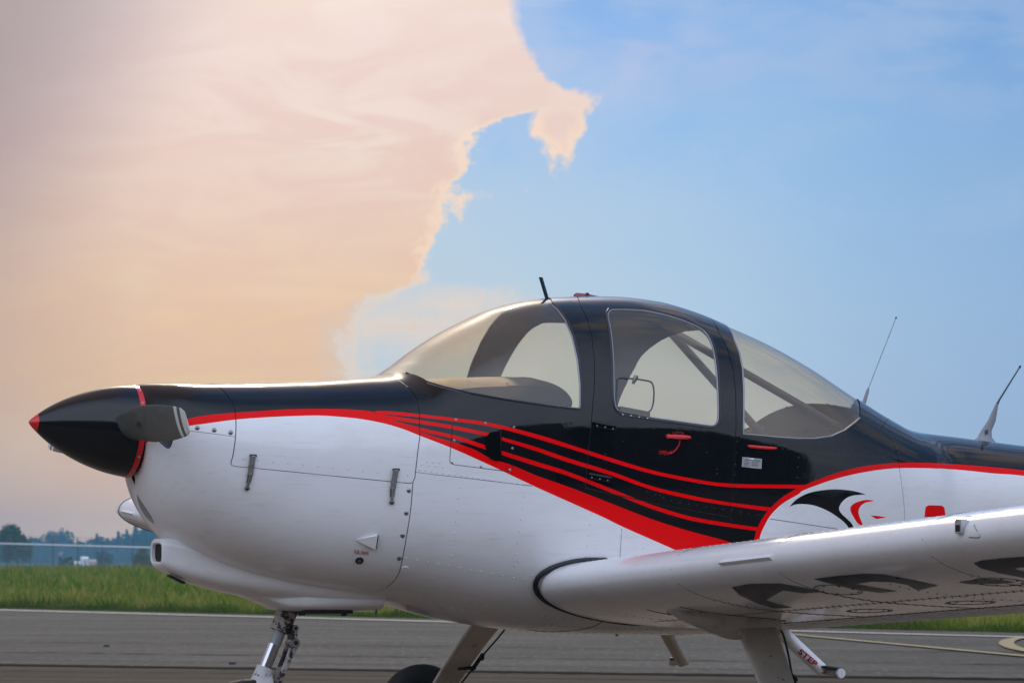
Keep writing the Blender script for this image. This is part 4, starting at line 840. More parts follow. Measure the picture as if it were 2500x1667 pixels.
# leading-edge stall strips
def lestrip(y0, y1, sgn, name='stall_strip'):
    wg = wings[0 if sgn < 0 else 1]; rings = []
    for y in np.linspace(y0, y1, 12):
        p = wpt(y, .0, True, sgn); rings.append(np.array([p+np.array([.006, 0, .012]), p+np.array([-.014, 0, 0]), p+np.array([.006, 0, -.014])]))
    MB().loft(rings).build(name, WHITE, wg, False)
lestrip(2.00, 2.36, -1); lestrip(4.70, 4.92, 1)
pa, pn = wray(2352, 1284)
if pa is not None:
    vt = MB().box(pa+np.array([-.006, 0, .0]), (.014, 0, 0), (0, .016, 0), (0, 0, .022)).build('stall_vane_box', ALU, PW, False, bevel=.002); MB().box(pa+np.array([-.021, 0, -.006]), (.001, 0, 0), (0, .011, 0), (0, 0, .010)).build('vane_slot', DARK, vt, False)
    q = spline([wray(2350, 1262)[0], wray(2378, 1262)[0], wray(2380, 1285)[0], wray(2393, 1310)[0], wray(2365, 1311)[0]], 5); MB().tube(q, .0014, 5).build('vane_cover_joint', SEALANT, PW)
# root seal
rs = [(1482, 1363), (1470.6, 1365.6), (1427, 1366.6), (1380.7, 1374), (1340, 1388), (1315, 1406), (1306.6, 1428), (1315, 1449.7), (1340, 1468.7), (1380.7, 1486.4), (1440.6, 1502.8), (1522, 1516), (1590, 1520), (1669, 1523.7)]
q = spl(rs, 4); m = []
for sgn in (1, -1):
    P = online(q, .004)*np.array([1, sgn, 1]); rr = np.interp(np.linspace(0, 1, len(P)), [0, .06, .15, .85, 1], [.003, .009, .0105, .0105, .002]); MB().tube(P, rr, 10).build('wing_root_seal', RUBBER, AC)
# belly fairing seam and rivets come with the rivet rows below
# ---- landing gear
def leg(sgn):
    a = np.array([2.43, sgn*1.17, .66]); b = np.array([2.33, sgn*1.66, .24]); rings = []
    for t in np.linspace(0, 1, 10):
        p = a+(b-a)*t+np.array([0, 0, .02*math.sin(math.pi*t)]); ch = .080-.018*t; th = .013; dn = (b-a)/np.linalg.norm(b-a); cx = np.array([1, 0, .10]); cx -= dn*(cx@dn); cx /= np.linalg.norm(cx); nn = np.cross(dn, cx)
        rings.append(np.array([p+cx*ch*math.copysign(abs(math.cos(q))**.35, math.cos(q))+nn*th*math.copysign(abs(math.sin(q))**.8, math.sin(q)) for q in np.linspace(0, 2*math.pi, 24, endpoint=False)]))
    lg = MB().loft(rings).build('gear_leg', LEGPAINT, AC)
    e = np.array([.086, 0, .004]); hose = [a+e+np.array([.0, 0, -.02]), a+(b-a)*.12+e+np.array([.018, 0, 0]), a+(b-a)*.3+e+np.array([.012, 0, 0]), a+(b-a)*.48+e*.97, a+(b-a)*.6+e*.93, a+(b-a)*.85+e*.82, b+e*.7]
    MB().tube(spline(hose, 8), .0042, 8).build('brake_line', RUBBER, lg)
    m_ = MB(); c_ = a+(b-a)*.56+e*.93; dn = (b-a)/np.linalg.norm(b-a); m_.tube([c_-dn*.05, c_+dn*.06], .009, 8); m_.tube([c_+dn*.045-np.array([.075, 0, 0]), c_+dn*.045+np.array([.01, 0, 0])], .0085, 8); m_.tube([c_-dn*.045, c_-dn*.02+np.array([.01, 0, 0])], .011, 8); m_.build('hose_clamp', DARK, lg)
    return b
def wheel(c, rad, wdt, name, axn=(0, 1, 0), parent=AC):
    c = np.array(c, float); a_ = np.array(axn, float); n = 48; U = np.array([1., 0, 0]); Wv = np.cross(a_, U)
    prof_ = []
    for k in range(25): q = math.pi*k/24; prof_.append((-math.cos(q)*wdt*.5*(1 if True else 1), rad-wdt*.42+math.sin(q)**.75*wdt*.42))
    prof_ = [(-wdt*.40, rad*.50)]+prof_+[(wdt*.40, rad*.50)]
    rings = [np.array([c+a_*s_+(U*math.cos(2*math.pi*k/n)+Wv*math.sin(2*math.pi*k/n))*r_ for k in range(n)]) for s_, r_ in prof_]
    h = MB().loft(rings, caps=False).build(name, TYRE, parent); h2 = MB().loft([np.array([c+a_*s_+(U*math.cos(2*math.pi*k/n)+Wv*math.sin(2*math.pi*k/n))*r_ for k in range(n)]) for s_, r_ in [(-wdt*.42, .03), (-wdt*.36, rad*.3), (-wdt*.41, rad*.52), (wdt*.41, rad*.52), (wdt*.36, rad*.3), (wdt*.42, .03)]]).build('rim', FORKWHITE, h)
    return h
for sgn in (-1, 1):
    b = leg(sgn); wheel((2.32, sgn*(1.66+.11), .205), .205, .15, 'main_wheel')
    MB().tube([b+np.array([0, -sgn*.02, -.03]), b+np.array([0, sgn*.10, -.035])], .022, 12).build('axle', STEEL, AC)
    # bulged fairing where the leg enters the wing
    rings = []
    for t, hh, ww in ((0, .002, .03), (.08, .018, .055), (.22, .04, .075), (.45, .066, .088), (.6, .080, .09), (.85, .080, .09), (1, .076, .086)):
        x = 2.10+.42*t; c0_ = wpt(1.14, (x-XLE)/CH, True, sgn); rings.append(np.array([c0_+np.array([0, ww*math.cos(q)*(1.1 if math.sin(q) < 0 else 1), (-hh if math.sin(q) < 0 else .03)*abs(math.sin(q))**.75]) for q in np.linspace(0, 2*math.pi, 28, endpoint=False)]))
    gf = MB().loft(rings).build('gear_fairing', LEGPAINT if sgn > 0 else mat('fairing_paint', (.62, .58, .53), .4, var=(14, (.3, .26, .22), .45, .75, .6)), AC)
    MB().tube([wpt(1.14-.14*math.cos(t)-.0, .30+.36*math.sin(t)*1.0, True, sgn) for t in np.linspace(-.3, math.pi+.3, 30)], .0022, 5).build('fairing_joint', SEALANT, gf)
    c0_ = wpt(1.16, .47, True, sgn); MB().tube([c0_+np.array([0, 0, -.005]), c0_+np.array([0, 0, -.05])], .009, 10).build('drain_pin', DARK, gf)
# steps behind the wing
for sgn in (-1, 1):
    a = np.array([2.87, sgn*.49, .64]); b = np.array([3.045, sgn*.607, .446]); c = np.array([3.060, sgn*.722, .438]); dn = (b-a)/np.linalg.norm(b-a)
    st = MB().tube([a-dn*.04, a, b-dn*.004, b+dn*.008], [.030, .0285, .0255, .024], 28).build('entry_step', WHITE if sgn < 0 else LEGPAINT, AC)
    MB().tube([b-dn*.006, b+np.array([.02, 0, -.004]), c], [.020, .014, .012], 14).build('foot_peg', LEGPAINT, st)
    MB().box((b+c)/2+np.array([0, 0, .016]), (c-b)*.52, (.018, 0, 0), (0, 0, .004)).build('grip_tape', RUBBER, st, False, bevel=.002)
    MB().tube([c+np.array([0, -sgn*.004, 0]), c+np.array([.001, sgn*.008, 0])], .019, 26).build('end_cap', WHITE, st)
    MB().tube([a-dn*.05, a+dn*.0], [.036, .034], 24).build('socket', LEGPAINT, st)
# nose gear
n0, n1 = np.array([1.045, 0, .72]), np.array([.935, 0, .455]); nd = (n1-n0)/np.linalg.norm(n1-n0)
q0 = n0+nd*.02; q1 = n0+nd*.125
ng = MB().tube([n0-nd*.02, n0+nd*.115, n0+nd*.125], [.040, .040, .0385], 28).build('strut_housing', GREASY, AC)
MB().tube([q1-nd*.01, n1+nd*.01], .0235, 28).build('oleo_strut', CHROME, ng)
MB().tube([q1-nd*.008, q1+nd*.055], .0247, 28).build('placard_sleeve', mat('placard', (.30, .30, .31), .4, .3), ng)
fk = MB().tube([n1-nd*.012, n1+nd*.012, n1+nd*.05], [.033, .034, .036], 28).build('fork_collar', FORKWHITE, AC)
for sgn in (-1, 1):
    P = spline([n1+nd*.02+np.array([0, sgn*.012, 0]), n1+np.array([-.012, sgn*.048, -.050]), n1+np.array([-.020, sgn*.085, -.105]), np.array([.885, sgn*.092, .30]), np.array([.868, sgn*.092, .205])], 6)
    rings = []
    for i, p in enumerate(P):
        t = i/(len(P)-1); w = .036-.006*t; rings.append(np.array([p+np.array([w*math.cos(q), .012*math.sin(q), 0]) for q in np.linspace(0, 2*math.pi, 18, endpoint=False)]))
    MB().loft(rings).build('fork_arm', FORKWHITE, fk)
wheel((.868, 0, .212), .212, .128, 'nose_wheel')
tm = n1+np.array([.115, 0, .105]); tu = q1+np.array([.052, 0, .012]); tl = n1+np.array([.05, 0, -.045])
def link(a, b, w0, w1, th, name, m, par):
    dn = (b-a)/np.linalg.norm(b-a); s_ = np.cross(dn, (0, 1., 0)); o = MB()
    for yy in (-.026, .026): o.loft([np.array([p+s_*w*math.cos(q)+np.array([0, yy+th*math.sin(q), 0]) for q in np.linspace(0, 2*math.pi, 12, endpoint=False)]) for p, w in ((a, w0), ((a+b)/2, (w0+w1)/2*.8), (b, w1))])
    o.tube([(a+b)/2+np.array([0, -.026, 0]), (a+b)/2+np.array([0, .026, 0])], .006, 8); return o.build(name, m, par)
link(tu, tm, .013, .016, .006, 'torque_link', GREASY, ng); link(tm+np.array([.0, 0, -.004]), tl, .018, .012, .006, 'torque_link', GREASY, ng)
for p, r_ in ((tm, .017), (tu, .013), (tl, .012)):
    pv_ = MB().tube([p+np.array([0, -.040, 0]), p+np.array([0, .040, 0])], r_, 20).build('pivot_bolt', STEEL, ng); MB().tube([p+np.array([0, -.0415, 0]), p+np.array([0, -.039, 0])], r_*.5, 12).build('bolt_bore', DARK, pv_)
MB().box(q1+np.array([.03, 0, .005]), (.026, 0, -.004), (0, .022, 0), (0, 0, .014)).build('link_lug', GREASY, ng, False, bevel=.004)
MB().tube([n0+np.array([.04, 0, .0]), n0+np.array([.045, 0, -.055])], .014, 10).build('steering_pin', DARK, ng)
# ---- things under the belly
p = aty(842, 1494, -.12); MB().box(p, (.009, 0, .0), (0, .004, 0), (.006, 0, .014)).build('drain_tube', DARK, AC, False)
MB().tube([aty(922, 1468, -.16), aty(920, 1482, -.16), aty(917, 1498, -.16)], .003, 6).build('vent_pipe', DARK, AC)
p = aty(997, 1478, -.15); MB().loft([np.array([p+np.array([-.016, 0, .03]), p+np.array([.012, .004, .03]), p+np.array([.010, 0, .03]), p+np.array([.012, -.004, .03])]), np.array([p+np.array([-.006, 0, -.018]), p+np.array([.008, .002, -.018]), p+np.array([.007, 0, -.018]), p+np.array([.008, -.002, -.018])])]).build('blade_antenna', LEGPAINT, AC, False)
p = aty(1506, 1551, -.1); MB().dome(p+np.array([0, 0, .008]), (0, 0, -1), .008, 1.4, 10).build('drain_cap', STEEL, AC)
for px, py in ((430, 1413),): p = aty(px, py, -.03); MB().box(p, (.03, 0, -.014), (0, .02, 0), (0, 0, .004)).build('belly_vent', DARK, chn, False)
# ---- cabin interior
def hood():
    pr = spline([(1.44, 1.560), (1.60, 1.588), (1.75, 1.598), (1.90, 1.603), (2.00, 1.597), (2.055, 1.577), (2.078, 1.545), (2.07, 1.515), (2.045, 1.488), (2.015, 1.47)], 5); rings = []
    for y in np.linspace(-.46, .46, 27):
        k = abs(y)/.46; rings.append(np.array([(x-(.05*k**3 if x > 1.8 else 0), y*(.84+.16*min(1, max(0, (x-1.44)/.4))), z-(.055*k**2.2)*(1 if z > 1.5 else .4)) for x, z in pr]+[(1.44, y*.84, 1.45)]))
    o = MB().loft(rings).build('instrument_hood', GREYPLASTIC, AC); q = [np.array(rings[k][int(18)])+np.array([0, 0, .001]) for k in range(0, 27)]
    MB().tube(q, .0025, 5).build('hood_seam', DARK, o); return o
hood()
def cabin_floor():
    z = 1.30; V = [(1.46, -.49, z), (1.46, .49, z), (3.5, .42, z), (3.5, -.42, z)]
    return MB().add(V, [(0, 1, 2, 3)])
MB().box((2.42, 0, .86), (.20, 0, .02), (0, .46, 0), (0, 0, .06)).build('seat', LINING, AC, False, bevel=.02)
MB().box((2.68, 0, 1.06), (.05, 0, -.02), (0, .46, 0), (.06, 0, .20)).build('seat_back', LINING, AC, False, bevel=.02)
MB().box((2.4, 0, .73), (.62, 0, 0), (0, .34, 0), (0, 0, .01)).build('cabin_floor', LINING, AC, False)
bars = [[(1658, 818), (1757, 878), (1900, 957), (2062, 1050)], [(1640, 814), (1700, 884), (1757, 946), (1820, 1010), (1866, 1068)]]
for k, b in enumerate(bars):
    P = [aty(px, py, .30-.10*i if k == 0 else .34) for i, (px, py) in enumerate(b)]; P = [P[0], P[-1]]
    MB().tube([P[0]-(P[1]-P[0])*.05, P[0], P[1], P[1]+(P[1]-P[0])*.04], .0165 if k == 0 else .018, 12).build('roll_bar', FRAMEGREY, AC)
P = spline([aty(1805, 1062, .42), aty(1900, 1032, .42), aty(2000, 1014, .40), aty(2090, 1010, .34)], 6); MB().tube(P, .009, 8).build('cabin_rail', FRAMEGREY, AC)
# ---- storm window on the port door
def cast(px, py):
    s_ = sp(px, py); return surf(*s_), snorm(*s_)
def castg(px, py): s_ = sp(px, py); return surf(*s_)-snorm(*s_)*.002
cv = spline([(1512, 922), (1535, 923), (1570, 927), (1590, 932), (1596, 945), (1597, 965), (1594, 990), (1585, 1004), (1560, 1006), (1520, 1000), (1508, 992), (1505, 975), (1507, 945), (1508, 930)], 4, True); P = [castg(*p) for p in cv]; P.append(P[0])
vf = MB().tube(P, .0028, 6, False).build('vent_window_frame', FRAMEGREY, door[0])
hg = MB(); q = [castg(1512, 996), castg(1585, 1010)]; hg.box((q[0]+q[1])/2+np.array([0, -.006, -.003]), (q[1]-q[0])/2, (0, .003, 0), (0, 0, .011)); hh_ = hg.build('vent_hinge', STEEL, vf, False)
for px in (1519, 1539, 1559, 1579): p = castg(px, 1014+(px-1519)*.15-2); MB().dome(p+np.array([0, -.009, 0]), (0, -1, 0), .004, .6, 8).build('screw', CHROME, vf)
p = castg(1549, 925); MB().tube([p+np.array([-.008, -.004, -.018]), p+np.array([0, -.008, 0]), p+np.array([.006, -.006, .012])], [.005, .008, .009], 10).build('vent_latch', STEEL, vf)
# ---- handles, placards, lettering
def on(px, py, off=0): p, n = cast(px, py); return p+n*off
def bar(name, pts, r_, m, off, parent, n=10): return MB().tube([on(px, py, off) for px, py in pts], r_, n).build(name, m, parent)
hd = bar('door_handle', [(1624, 1065), (1634, 1066), (1644, 1066.5), (1660, 1067), (1675, 1068), (1682, 1068)], [.005, .0075, .0085, .0085, .008, .005], REDPL, .012, door[0]); 
MB().tube([on(1630, 1065, 0), on(1630, 1065, .014)], .009, 14).build('handle_boss', REDPL, hd)
bar('grab_handle', [(1822, 1088), (1830, 1090), (1850, 1092), (1875, 1094), (1888, 1094.5), (1893, 1094)], [.003, .006, .0065, .0065, .0055, .003], REDPL, .010, AC)
pl = decal(np.array([(1812, 1115), (1860, 1120), (1858.5, 1144), (1810.5, 1139)], float), mat('placard_metal', (.50, .51, .52), .35, .7), 'placard', AC, cast, .0015, 12)
for i, y in enumerate((1120.5, 1125, 1128.5, 1132, 1135.5)):
    for (x0, x1) in (((1818, 1855),) if i == 0 else ((1816, 1829), (1834, 1848+(i % 2)*4))): MB().tube([on(x0, y+(x0-1812)*.1, .002), on(x1, y+(x1-1812)*.1, .002)], .0008 if i else .0013, 4).build('printed_line', BLACKVINYL, pl)
for px, py in ((1814, 1117.5), (1856, 1122), (1855, 1141), (1813, 1136.5)): MB().dome(on(px, py, .0015), cast(px, py)[1], .0022, .6, 6).build('rivet', CHROME, pl)
def lettering(txt, px0, py0, px1, py1, hpx, m, parent, name='lettering', cst=None, off=.0012, squeeze=1.0, bold=0, lean=0):
    cu = bpy.data.curves.new(name, 'FONT'); cu.body = txt; cu.size = 1; cu.resolution_u = 3; cu.offset = bold; o = bpy.data.objects.new(name, cu); COL.objects.link(o)
    dg = bpy.context.evaluated_depsgraph_get(); me = bpy.data.meshes.new_from_object(o.evaluated_get(dg)); bpy.data.objects.remove(o); bpy.data.curves.remove(cu)
    v = np.array([tuple(q.co)[:2] for q in me.vertices]); w = v[:, 0].max()-v[:, 0].min(); v[:, 0] -= v[:, 0].min(); h = v[:, 1].max()
    dx, dy = px1-px0, py1-py0; L = math.hypot(dx, dy); ex, ey = dx/L, dy/L; nxx, nyy = ey, -ex
    V3 = []
    for a, b in v:
        s_ = a/w*L; t_ = b/h*hpx; px = px0+ex*s_+(nxx+lean)*t_; py = py0+ey*s_+nyy*t_; p, n = (cst or cast)(px, py); V3.append(p+n*off)
    f = [tuple(p.vertices) for p in me.polygons]; bpy.data.meshes.remove(me); return mk(name, V3, f, m, parent, False)
lettering('FUEL DRAIN', 865, 1350, 899, 1354, 9, REDTXT, cowl, bold=.01)
lettering('OPEN', 1608, 1108, 1631, 1110.5, 9.5, REDPL, door[0]); lettering('LATCH', 1642, 1061, 1668, 1062, 8, REDTXT, door[0])
bar('latch_arrow', [(1660, 1074), (1658, 1085), (1651, 1096), (1643, 1103), (1636, 1106.5)], [.0024, .0026, .0028, .0028, .003], REDPL, .0005, door[0], 6)
decal(np.array([(1631, 1107), (1638, 1100), (1640, 1108)], float), REDPL, 'latch_arrow', door[0], cast, .0014, 5, False)
# STEP on the tube
a = np.array([2.87, -.49, .64]); b = np.array([3.045, -.607, .446]); dn = (b-a)/np.linalg.norm(b-a)
def cast_step(px, py):
    dr = ray(px, py); dr = dr/np.linalg.norm(dr); n_ = np.cross(dn, dr); L_ = np.linalg.norm(n_); n_ /= L_; dist = (a-CAM)@n_; rad = .0268; s0 = math.copysign(min(abs(dist), rad*.98), dist)
    # closest points of the two lines
    w0 = CAM-a; b_ = dn@dr; t1 = ((w0@dn)-b_*(w0@dr))/(1-b_*b_); base = a+dn*t1; side = -n_*dist if abs(dist) < rad else -n_*s0
    fwd = -(dr-dn*b_); fwd /= np.linalg.norm(fwd); nn = side/rad+fwd*math.sqrt(max(0, 1-(np.linalg.norm(side)/rad)**2)); nn /= np.linalg.norm(nn); return base+nn*rad, nn
step_p = [o for o in AC.children if o.name.startswith('entry_step')][0]
lettering('STEP', 1948, 1592, 1990, 1627, 13, REDTXT, step_p, 'lettering', cast_step, .0012, bold=.03)
# ---- latches on the cowling door
def latch(px0, py0, px1, py1, px2, py2):
    pa_, na = cast(px0, py0); pb_, nb = cast(px1, py1); pc_, nc = cast(px2, py2); X = np.array([1., 0, 0]); dn = (pb_-pa_)/np.linalg.norm(pb_-pa_)
    l = MB().box((pa_+pb_)/2+na*.006, (pb_-pa_)/2, X*.011, na*.005).build('cowl_latch', STEEL, cdoor[0], False, bevel=.0025)
    MB().tube([pa_-X*.012+na*.004, pa_+X*.014+na*.004], .0048, 8).build('latch_hood', DARK, l)
    d2 = (pc_-pb_); MB().box(pb_+d2*.42+na*.008, d2*.62, X*.0058, na*.004).build('latch_lever', STEEL, l, False, bevel=.002)
    MB().box(pb_+d2*.18+na*.004, d2*.36, X*.009, na*.004).build('latch_link', mat('latch_dark_metal', (.10, .09, .085), .5, .6), l, False, bevel=.002)  # link in a darker metal than the lever
    MB().tube([pc_-X*.011+na*.006, pc_+X*.011+na*.006], .003, 8).build('latch_pin', STEEL, l); MB().dome(pc_+na*.006, na, .008, .7, 10).build('latch_knob', DARK, l)
    for s_ in (-1, 1): MB().dome(pb_-dn*.004+X*.013*s_+na*.001, na, .003, .5, 8).build('rivet', RIVW, l)
latch(617, 1112, 610, 1162, 603, 1192); latch(966, 1146, 958, 1196, 956, 1226)
# ---- screws and access fittings
def screw(px, py, r_, m, parent, name='screw', core=DARK, side=False):
    p, n = cast(px, py); o = MB().dome(p, n, r_, .35, 14).build(name, m, parent); MB().dome(p+n*r_*.28, n, r_*.3, .3, 8).build('screw_slot', core, o)
for px, py in ((482, 1044), (523, 1049.5), (563, 1055.5)): screw(px, py, .0095, mat('cowl_fastener', (.30, .30, .31), .3, .8) if px == 482 else bpy.data.materials['cowl_fastener'], cap, 'fastener')
for px, py in ((998.5, 1197), (992, 1252), (983, 1307), (975, 1363)): screw(px, py, .0092, bpy.data.materials['cowl_fastener'], cowl, 'fastener')
for px, py in ((1113.5, 1023.5), (1185.5, 1032.5), (1255, 1042.5), (1109, 1075), (1251, 1094), (1245, 1147), (1104, 1129), (1174, 1139)): screw(px, py, .0048, SCREWM, acc[0])
fd = MB().disc(on(877.5, 1367.5), cast(877.5, 1367.5)[1], .0155, .003, 26).build('fuel_drain', RUBBER, cowl); MB().disc(on(877.5, 1367.5, .002), cast(877.5, 1367.5)[1], .007, .003, 20).build('drain_valve', STEEL, fd)
MB().disc(on(989, 1388), cast(989, 1388)[1], .0135, .0035, 24).build('cover_button', WHITE, fus)
# louvre on the lower cowling
w1, w2, w3 = cast(866, 1317), cast(921, 1303.5), cast(915.5, 1336.5)
lv = MB().add([w1[0]+w1[1]*.0005, w2[0]+w2[1]*.016, w3[0]+w3[1]*.016, w2[0]+w2[1]*.001, w3[0]+w3[1]*.001], [(0, 2, 1), (0, 1, 3), (0, 4, 2)]).build('cooling_louvre', WHITE, cowl, False)
MB().add([w2[0]+w2[1]*.0165, w3[0]+w3[1]*.0165, w3[0]+w3[1]*.0, w2[0]+w2[1]*.0, w2[0]+w2[1]*.0165+np.array([.0015, 0, 0]), w3[0]+w3[1]*.0165+np.array([.0015, 0, 0])], [(0, 1, 2, 3), (0, 4, 5, 1)]).build('louvre_mouth', DARK, lv, False)
for q0_, q1_ in (((w2), (w3)),): MB().tube([q0_[0]+q0_[1]*.012+np.array([.001, 0, 0]), q1_[0]+q1_[1]*.012+np.array([.001, 0, 0])], .0035, 6).build('louvre_edge', DARK, lv)
# air inlet in the black side panel
ip = [(1222, 1056), (1222, 1122), (1212, 1126), (1198, 1121), (1188, 1108), (1184, 1085), (1187, 1065), (1197, 1055), (1210, 1053.5)]
ins = MB(); P = [on(*p, .003) for p in resample(ip+ip[:1], 6)[:-1]]; ins.add(P+[on(1205, 1088, .0035)], [(i, (i+1) % len(P), len(P)) for i in range(len(P))]).build('side_inlet', mat('inlet_dark', (.002, .002, .002), .7, spec=.05), acc[0], False)
MB().tube([on(1223, 1052, .003), on(1223, 1124, .003)], .003, 6).build('inlet_lip', BLACK, acc[0])
# door hinges
for a_, b_, par in (((1447, 1036), (1502, 1046), door[0]), ((1434, 1161), (1489, 1171), door[0])):
    p0, n0_ = cast(*a_); p1, n1_ = cast(*b_); h_ = MB().box((p0+p1)/2+n0_*.006, (p1-p0)/2, (0, 0, .010), n0_*.005).build('door_hinge', BLACK, par, False, bevel=.002)
    MB().tube([p0+n0_*.012+np.array([0, 0, .008]), p1+n0_*.012+np.array([0, 0, .008])], .0045, 8).build('hinge_pin', BLACK, h_)
    for t in (.15, .5, .85): MB().dome(p0+(p1-p0)*t+n0_*.011-np.array([0, 0, .004]), n0_, .0032, .6, 8).build('screw', SCREWM, h_)
# ---- rivets: too small to pick apart, one mesh for each colour
RW, RB, RD = MB(), MB(), MB()
def rivrow(pts, n, mb, r_=.0042, h=.42):
    P = resample(np.array(pts, float), 4); s = np.concatenate([[0], np.cumsum(np.linalg.norm(np.diff(P, axis=0), axis=1))]); 
    for t in np.linspace(0, s[-1], n):
        px, py = np.interp(t, s, P[:, 0]), np.interp(t, s, P[:, 1]); p, nn = cast(px, py); mb.dome(p, nn, r_, h, 6)
rivrow([(594, 1119), (995, 1160)], 12, RW); rivrow([(1024, 1146), (1270, 1182)], 18, RW); rivrow([(1030, 1134), (1080, 1140)], 4, RW); rivrow([(1042, 1126), (1072, 1129)], 3, RW)
rivrow([(1123, 1190), (1102, 1356)], 7, RW); rivrow([(1118, 1215), (1100, 1352)], 1, RW)
rivrow([(1280, 1211), (1257, 1380)], 7, RW); rivrow([(1443, 1255), (1430, 1358)], 5, RW); rivrow([(1517, 1301), (1511, 1346)], 3, RW); rivrow([(1575, 1312), (1571, 1336)], 2, RW)
rivrow([(991, 1362), (1279, 1415)], 12, RW); rivrow([(1268, 1397), (1298, 1404)], 2, RW)
rivrow([(965, 1435), (1330, 1504)], 14, RW, .0028)
rivrow([(1899, 1263), (2040, 1286)], 8, RW, .0028); rivrow([(1939, 1218), (1935, 1246)], 2, RW)
for k in (2206, 2214): rivrow([(k, 1150), (k, 1250)], 6, RW, .0026)
rivrow([(2076, 1168), (2078, 1175)], 1, RW); rivrow([(2070, 1222), (2072, 1262)], 2, RW)
for pts, n in (([(1000, 944), (1012, 950), (1030, 955), (1045, 962), (1060, 974)], 6), ([(1104, 985), (1300, 1008), (1330, 1014)], 9), ([(975, 966), (977, 966)], 1), ([(800, 980), (810, 980)], 2),
               ([(1392, 735), (1415, 765), (1432, 810), (1444, 860), (1446, 920), (1444, 990)], 9), ([(1412, 730), (1438, 765), (1456, 820), (1461, 880), (1461, 940), (1458, 1000)], 8),
               ([(1762, 812), (1783, 845), (1797, 890), (1806, 950), (1806, 1010), (1801, 1060), (1797, 1120), (1791, 1200), (1786, 1270)], 18), ([(1745, 815), (1770, 855), (1785, 910), (1790, 960)], 4),
               ([(1910, 1095), (1990, 1103), (2100, 1112), (2200, 1119)], 22), ([(1950, 1116), (1946, 1165)], 3), ([(2085, 1046), (2040, 1070), (2010, 1082), (1975, 1090)], 5),
               ([(2150, 1040), (2175, 1062), (2190, 1090), (2200, 1119)], 8), ([(2122, 1022), (2118, 1033), (2102, 1046)], 3), ([(2160, 1060), (2180, 1088), (2188, 1120)], 4),
               ([(1580, 1200), (1650, 1225), (1850, 1257)], 14), ([(1440, 1180), (1530, 1208)], 5), ([(1478, 1108), (1480, 1122)], 2), ([(1751, 1145), (1751, 1156)], 2), ([(1707, 1180), (1715, 1180)], 2), ([(1612, 1208), (1613, 1208)], 1), ([(1725, 1104), (1726, 1104)], 1), ([(1520, 1077), (1521, 1077)], 1),
               ([(2440, 1086), (2480, 1096)], 3)):
    rivrow(pts, n, RB, .0030, .5)
fr_ = MB()
def belly(y, x0, x1, n, mb, r_=.003):
    for x in np.linspace(x0, x1, n):
        zt, zb, w, zm, nu, nl = [float(q) for q in sect(np.array(x))]; z = zm-(zm-zb)*(1-(abs(y)/w)**nl)**(1/nl); s_ = toparam((x, -abs(y), z)); p = surf(*s_); nn = snorm(*s_)
        if y > 0: p = p*MIR; nn = nn*MIR
        mb.dome(p, nn, r_, .6, 6)
for y, n in ((-.30, 34), (-.22, 30), (-.38, 28), (.1, 30), (-.05, 30)): belly(y, 1.95, 3.0, n, RD)
for y in (-.3,): belly(y, 1.46, 1.95, 12, RW)
def wrow(ys, c, mb, lower=True, r_=.0035, sgn=-1, h=.5):
    for y in ys:
        p = wpt(y, c, lower, sgn); q = wpt(y, c+.01, lower, sgn); t_ = q-p; nn = np.array([-t_[2], 0, t_[0]]); nn /= np.linalg.norm(nn); nn = -nn if (nn[2] > 0) == lower else nn; mb.dome(p, nn, r_, h, 6)
for c in (.385, .415, .715): wrow(np.arange(.72, 4.9, .045), c, RD)
for c in (.14, ): wrow(np.arange(.66, 4.9, .055), c, RW, True, .0026)
for c in (.10,): wrow(np.arange(.66, 4.9, .05), c, RW, False, .003)
wrow(np.arange(.70, 1.9, .05), .30, RW, False, .004)
for y in (.75, 1.60, 1.64, 2.33, 2.37, 2.8, 3.28, 3.32, 3.8, 4.3):
    for c in np.arange(.17, .70, .032): wrow([y], c, RD)
    for c in np.arange(.03, .16, .03): wrow([y], c, RW, True, .0026)
for y in np.arange(.78, 4.75, .17):
    for c in (.76, .87, .97): wrow([y], c, RD, True, .003)
RW.build('rivets_white', RIVW, AC, kind='stuff').name = 'rivets'; RB.build('rivets', RIVB, AC, kind='stuff'); RD.build('rivets', RIVD, AC, kind='stuff')
# belly fairing seam
q = spl([(1000, 1500), (1300, 1535)]);
P = []
for px, py in ((1477, 1508), (1462, 1522), (1430, 1533), (1380, 1540), (1330, 1540.5), (1290, 1536)): P.append(on(px, py, .0))
MB().tube(spline(P, 5), .002, 5).build('belly_joint', SEALANT, fus)
# ---- aerials, beacon, roof fittings
ATW = mat('aerial_white', (.27, .28, .30), .4)
a = aty(2097, 1012, 0)+np.array([-.004, 0, -.03]); b = aty(2118, 955, 0); c = aty(2121, 946, 0); e = aty(2187, 777, 0)
wa = MB().tube([a, a+(b-a)*.4, b, c], [.0105, .0095, .0065, .003], 12).build('whip_aerial', ATW, AC); MB().tube([c, e], .0017, 6).build('whip', STEEL, wa); MB().dome(e, e-c, .0045, 1.6, 8).build('whip_bead', DARK, wa)
MB().tube([a+np.array([0, 0, .0]), a+np.array([0, 0, .03])], .016, 14).build('aerial_foot', ATW, wa)
xb = 4.19; zb_ = float(sect(np.array(xb))[0]); f0 = np.array([xb, 0, zb_-.004]); g1 = aty(2434, 985, 0); g2 = aty(2489, 897, 0)
def ell(c_, a1, b1, tilt, n=18): return np.array([c_+np.array([a1*math.cos(q), b1*math.sin(q), tilt*a1*math.cos(q)]) for q in np.linspace(0, 2*math.pi, n, endpoint=False)])
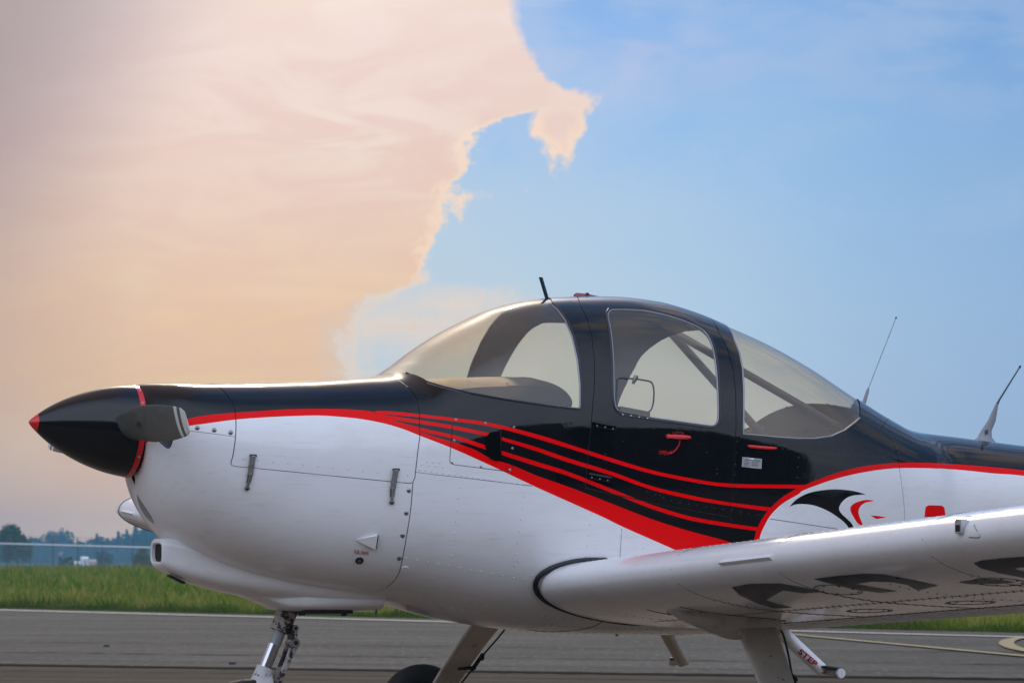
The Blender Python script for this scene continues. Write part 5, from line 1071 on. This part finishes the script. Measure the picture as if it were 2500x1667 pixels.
ba = MB().loft([ell(f0, .062, .030, -.1), ell(f0+np.array([0, 0, .006]), .060, .027, -.1), ell(f0+np.array([.004, 0, .022]), .036, .013, 0), ell(f0+np.array([.012, 0, .05]), .027, .008, 0), ell((f0+g1)/2+np.array([.006, 0, .01]), .020, .007, 0), ell(g1, .007, .005, 0)]).build('fin_aerial', ATW, AC)
MB().tube([g1-np.array([0, 0, .004]), g1+(g2-g1)*.1, g2], [.006, .0042, .003], 10).build('aerial_rod', FRAMEGREY, ba); MB().dome(g2, g2-g1, .0055, 2.2, 8).build('aerial_cap', DARK, ba)
for dx, dy in ((.045, -.016), (-.045, -.016), (0, -.022)): MB().dome(f0+np.array([dx, dy, .005-.1*dx]), (0, -.3, 1), .004, .6, 8).build('screw', SCREWM, ba)
MB().box(f0+np.array([.006, -.0125, .045]), (.007, 0, .002), (0, .0004, 0), (0, 0, .010)).build('maker_label', mat('blue_label', (.03, .08, .22), .5), ba, False)
a = aty(1338, 728, 0); b = aty(1320, 677, 0); MB().loft([ell(a-np.array([0, 0, .015]), .0085, .006, 0, 12), ell(b, .0085, .006, 0, 12)]).build('roof_probe', mat('probe_dark', (.025, .035, .05), .4, .3), AC)
bc_ = np.array([2.33, 0, 1.938]); 
bk = MB().loft([ell(bc_+np.array([.02, 0, -.004]), .10, .032, 0), ell(bc_+np.array([-.005, 0, .006]), .075, .027, -.05), ell(bc_+np.array([-.028, 0, .013]), .042, .020, -.1), ell(bc_+np.array([-.035, 0, .0155]), .02, .01, -.1)]).build('roof_beacon', mat('beacon_red', (.28, .004, .02), .25, coat=.6), AC)
MB().tube([bc_+np.array([-.03, -.026, .008]), bc_+np.array([-.03, -.019, .012])], .009, 14).build('beacon_lens', ALU, bk)
# ---- tail surfaces (beyond the right edge of the photograph)
MB().loft([np.array([(5.55, 0, 1.24), (5.9, -.035, 1.24), (6.55, 0, 1.22), (5.9, .035, 1.24)]), np.array([(6.25, 0, 2.42), (6.45, -.03, 2.42), (6.95, 0, 2.42), (6.45, .03, 2.42)])]).build('tail_fin', WHITE, AC, False)
MB().loft([np.array([(6.22, -1.62, 2.43), (6.4, -1.62, 2.455), (6.85, -1.62, 2.43), (6.4, -1.62, 2.405)]), np.array([(6.22, 1.62, 2.43), (6.4, 1.62, 2.455), (6.85, 1.62, 2.43), (6.4, 1.62, 2.405)])]).build('tailplane', WHITE, AC, False)

# keep the tree of parts three levels deep
def depth(o):
    k = 0
    while o.parent: o = o.parent; k += 1
    return k
for o in list(bpy.data.objects):
    while depth(o) > 2: o.parent = o.parent.parent
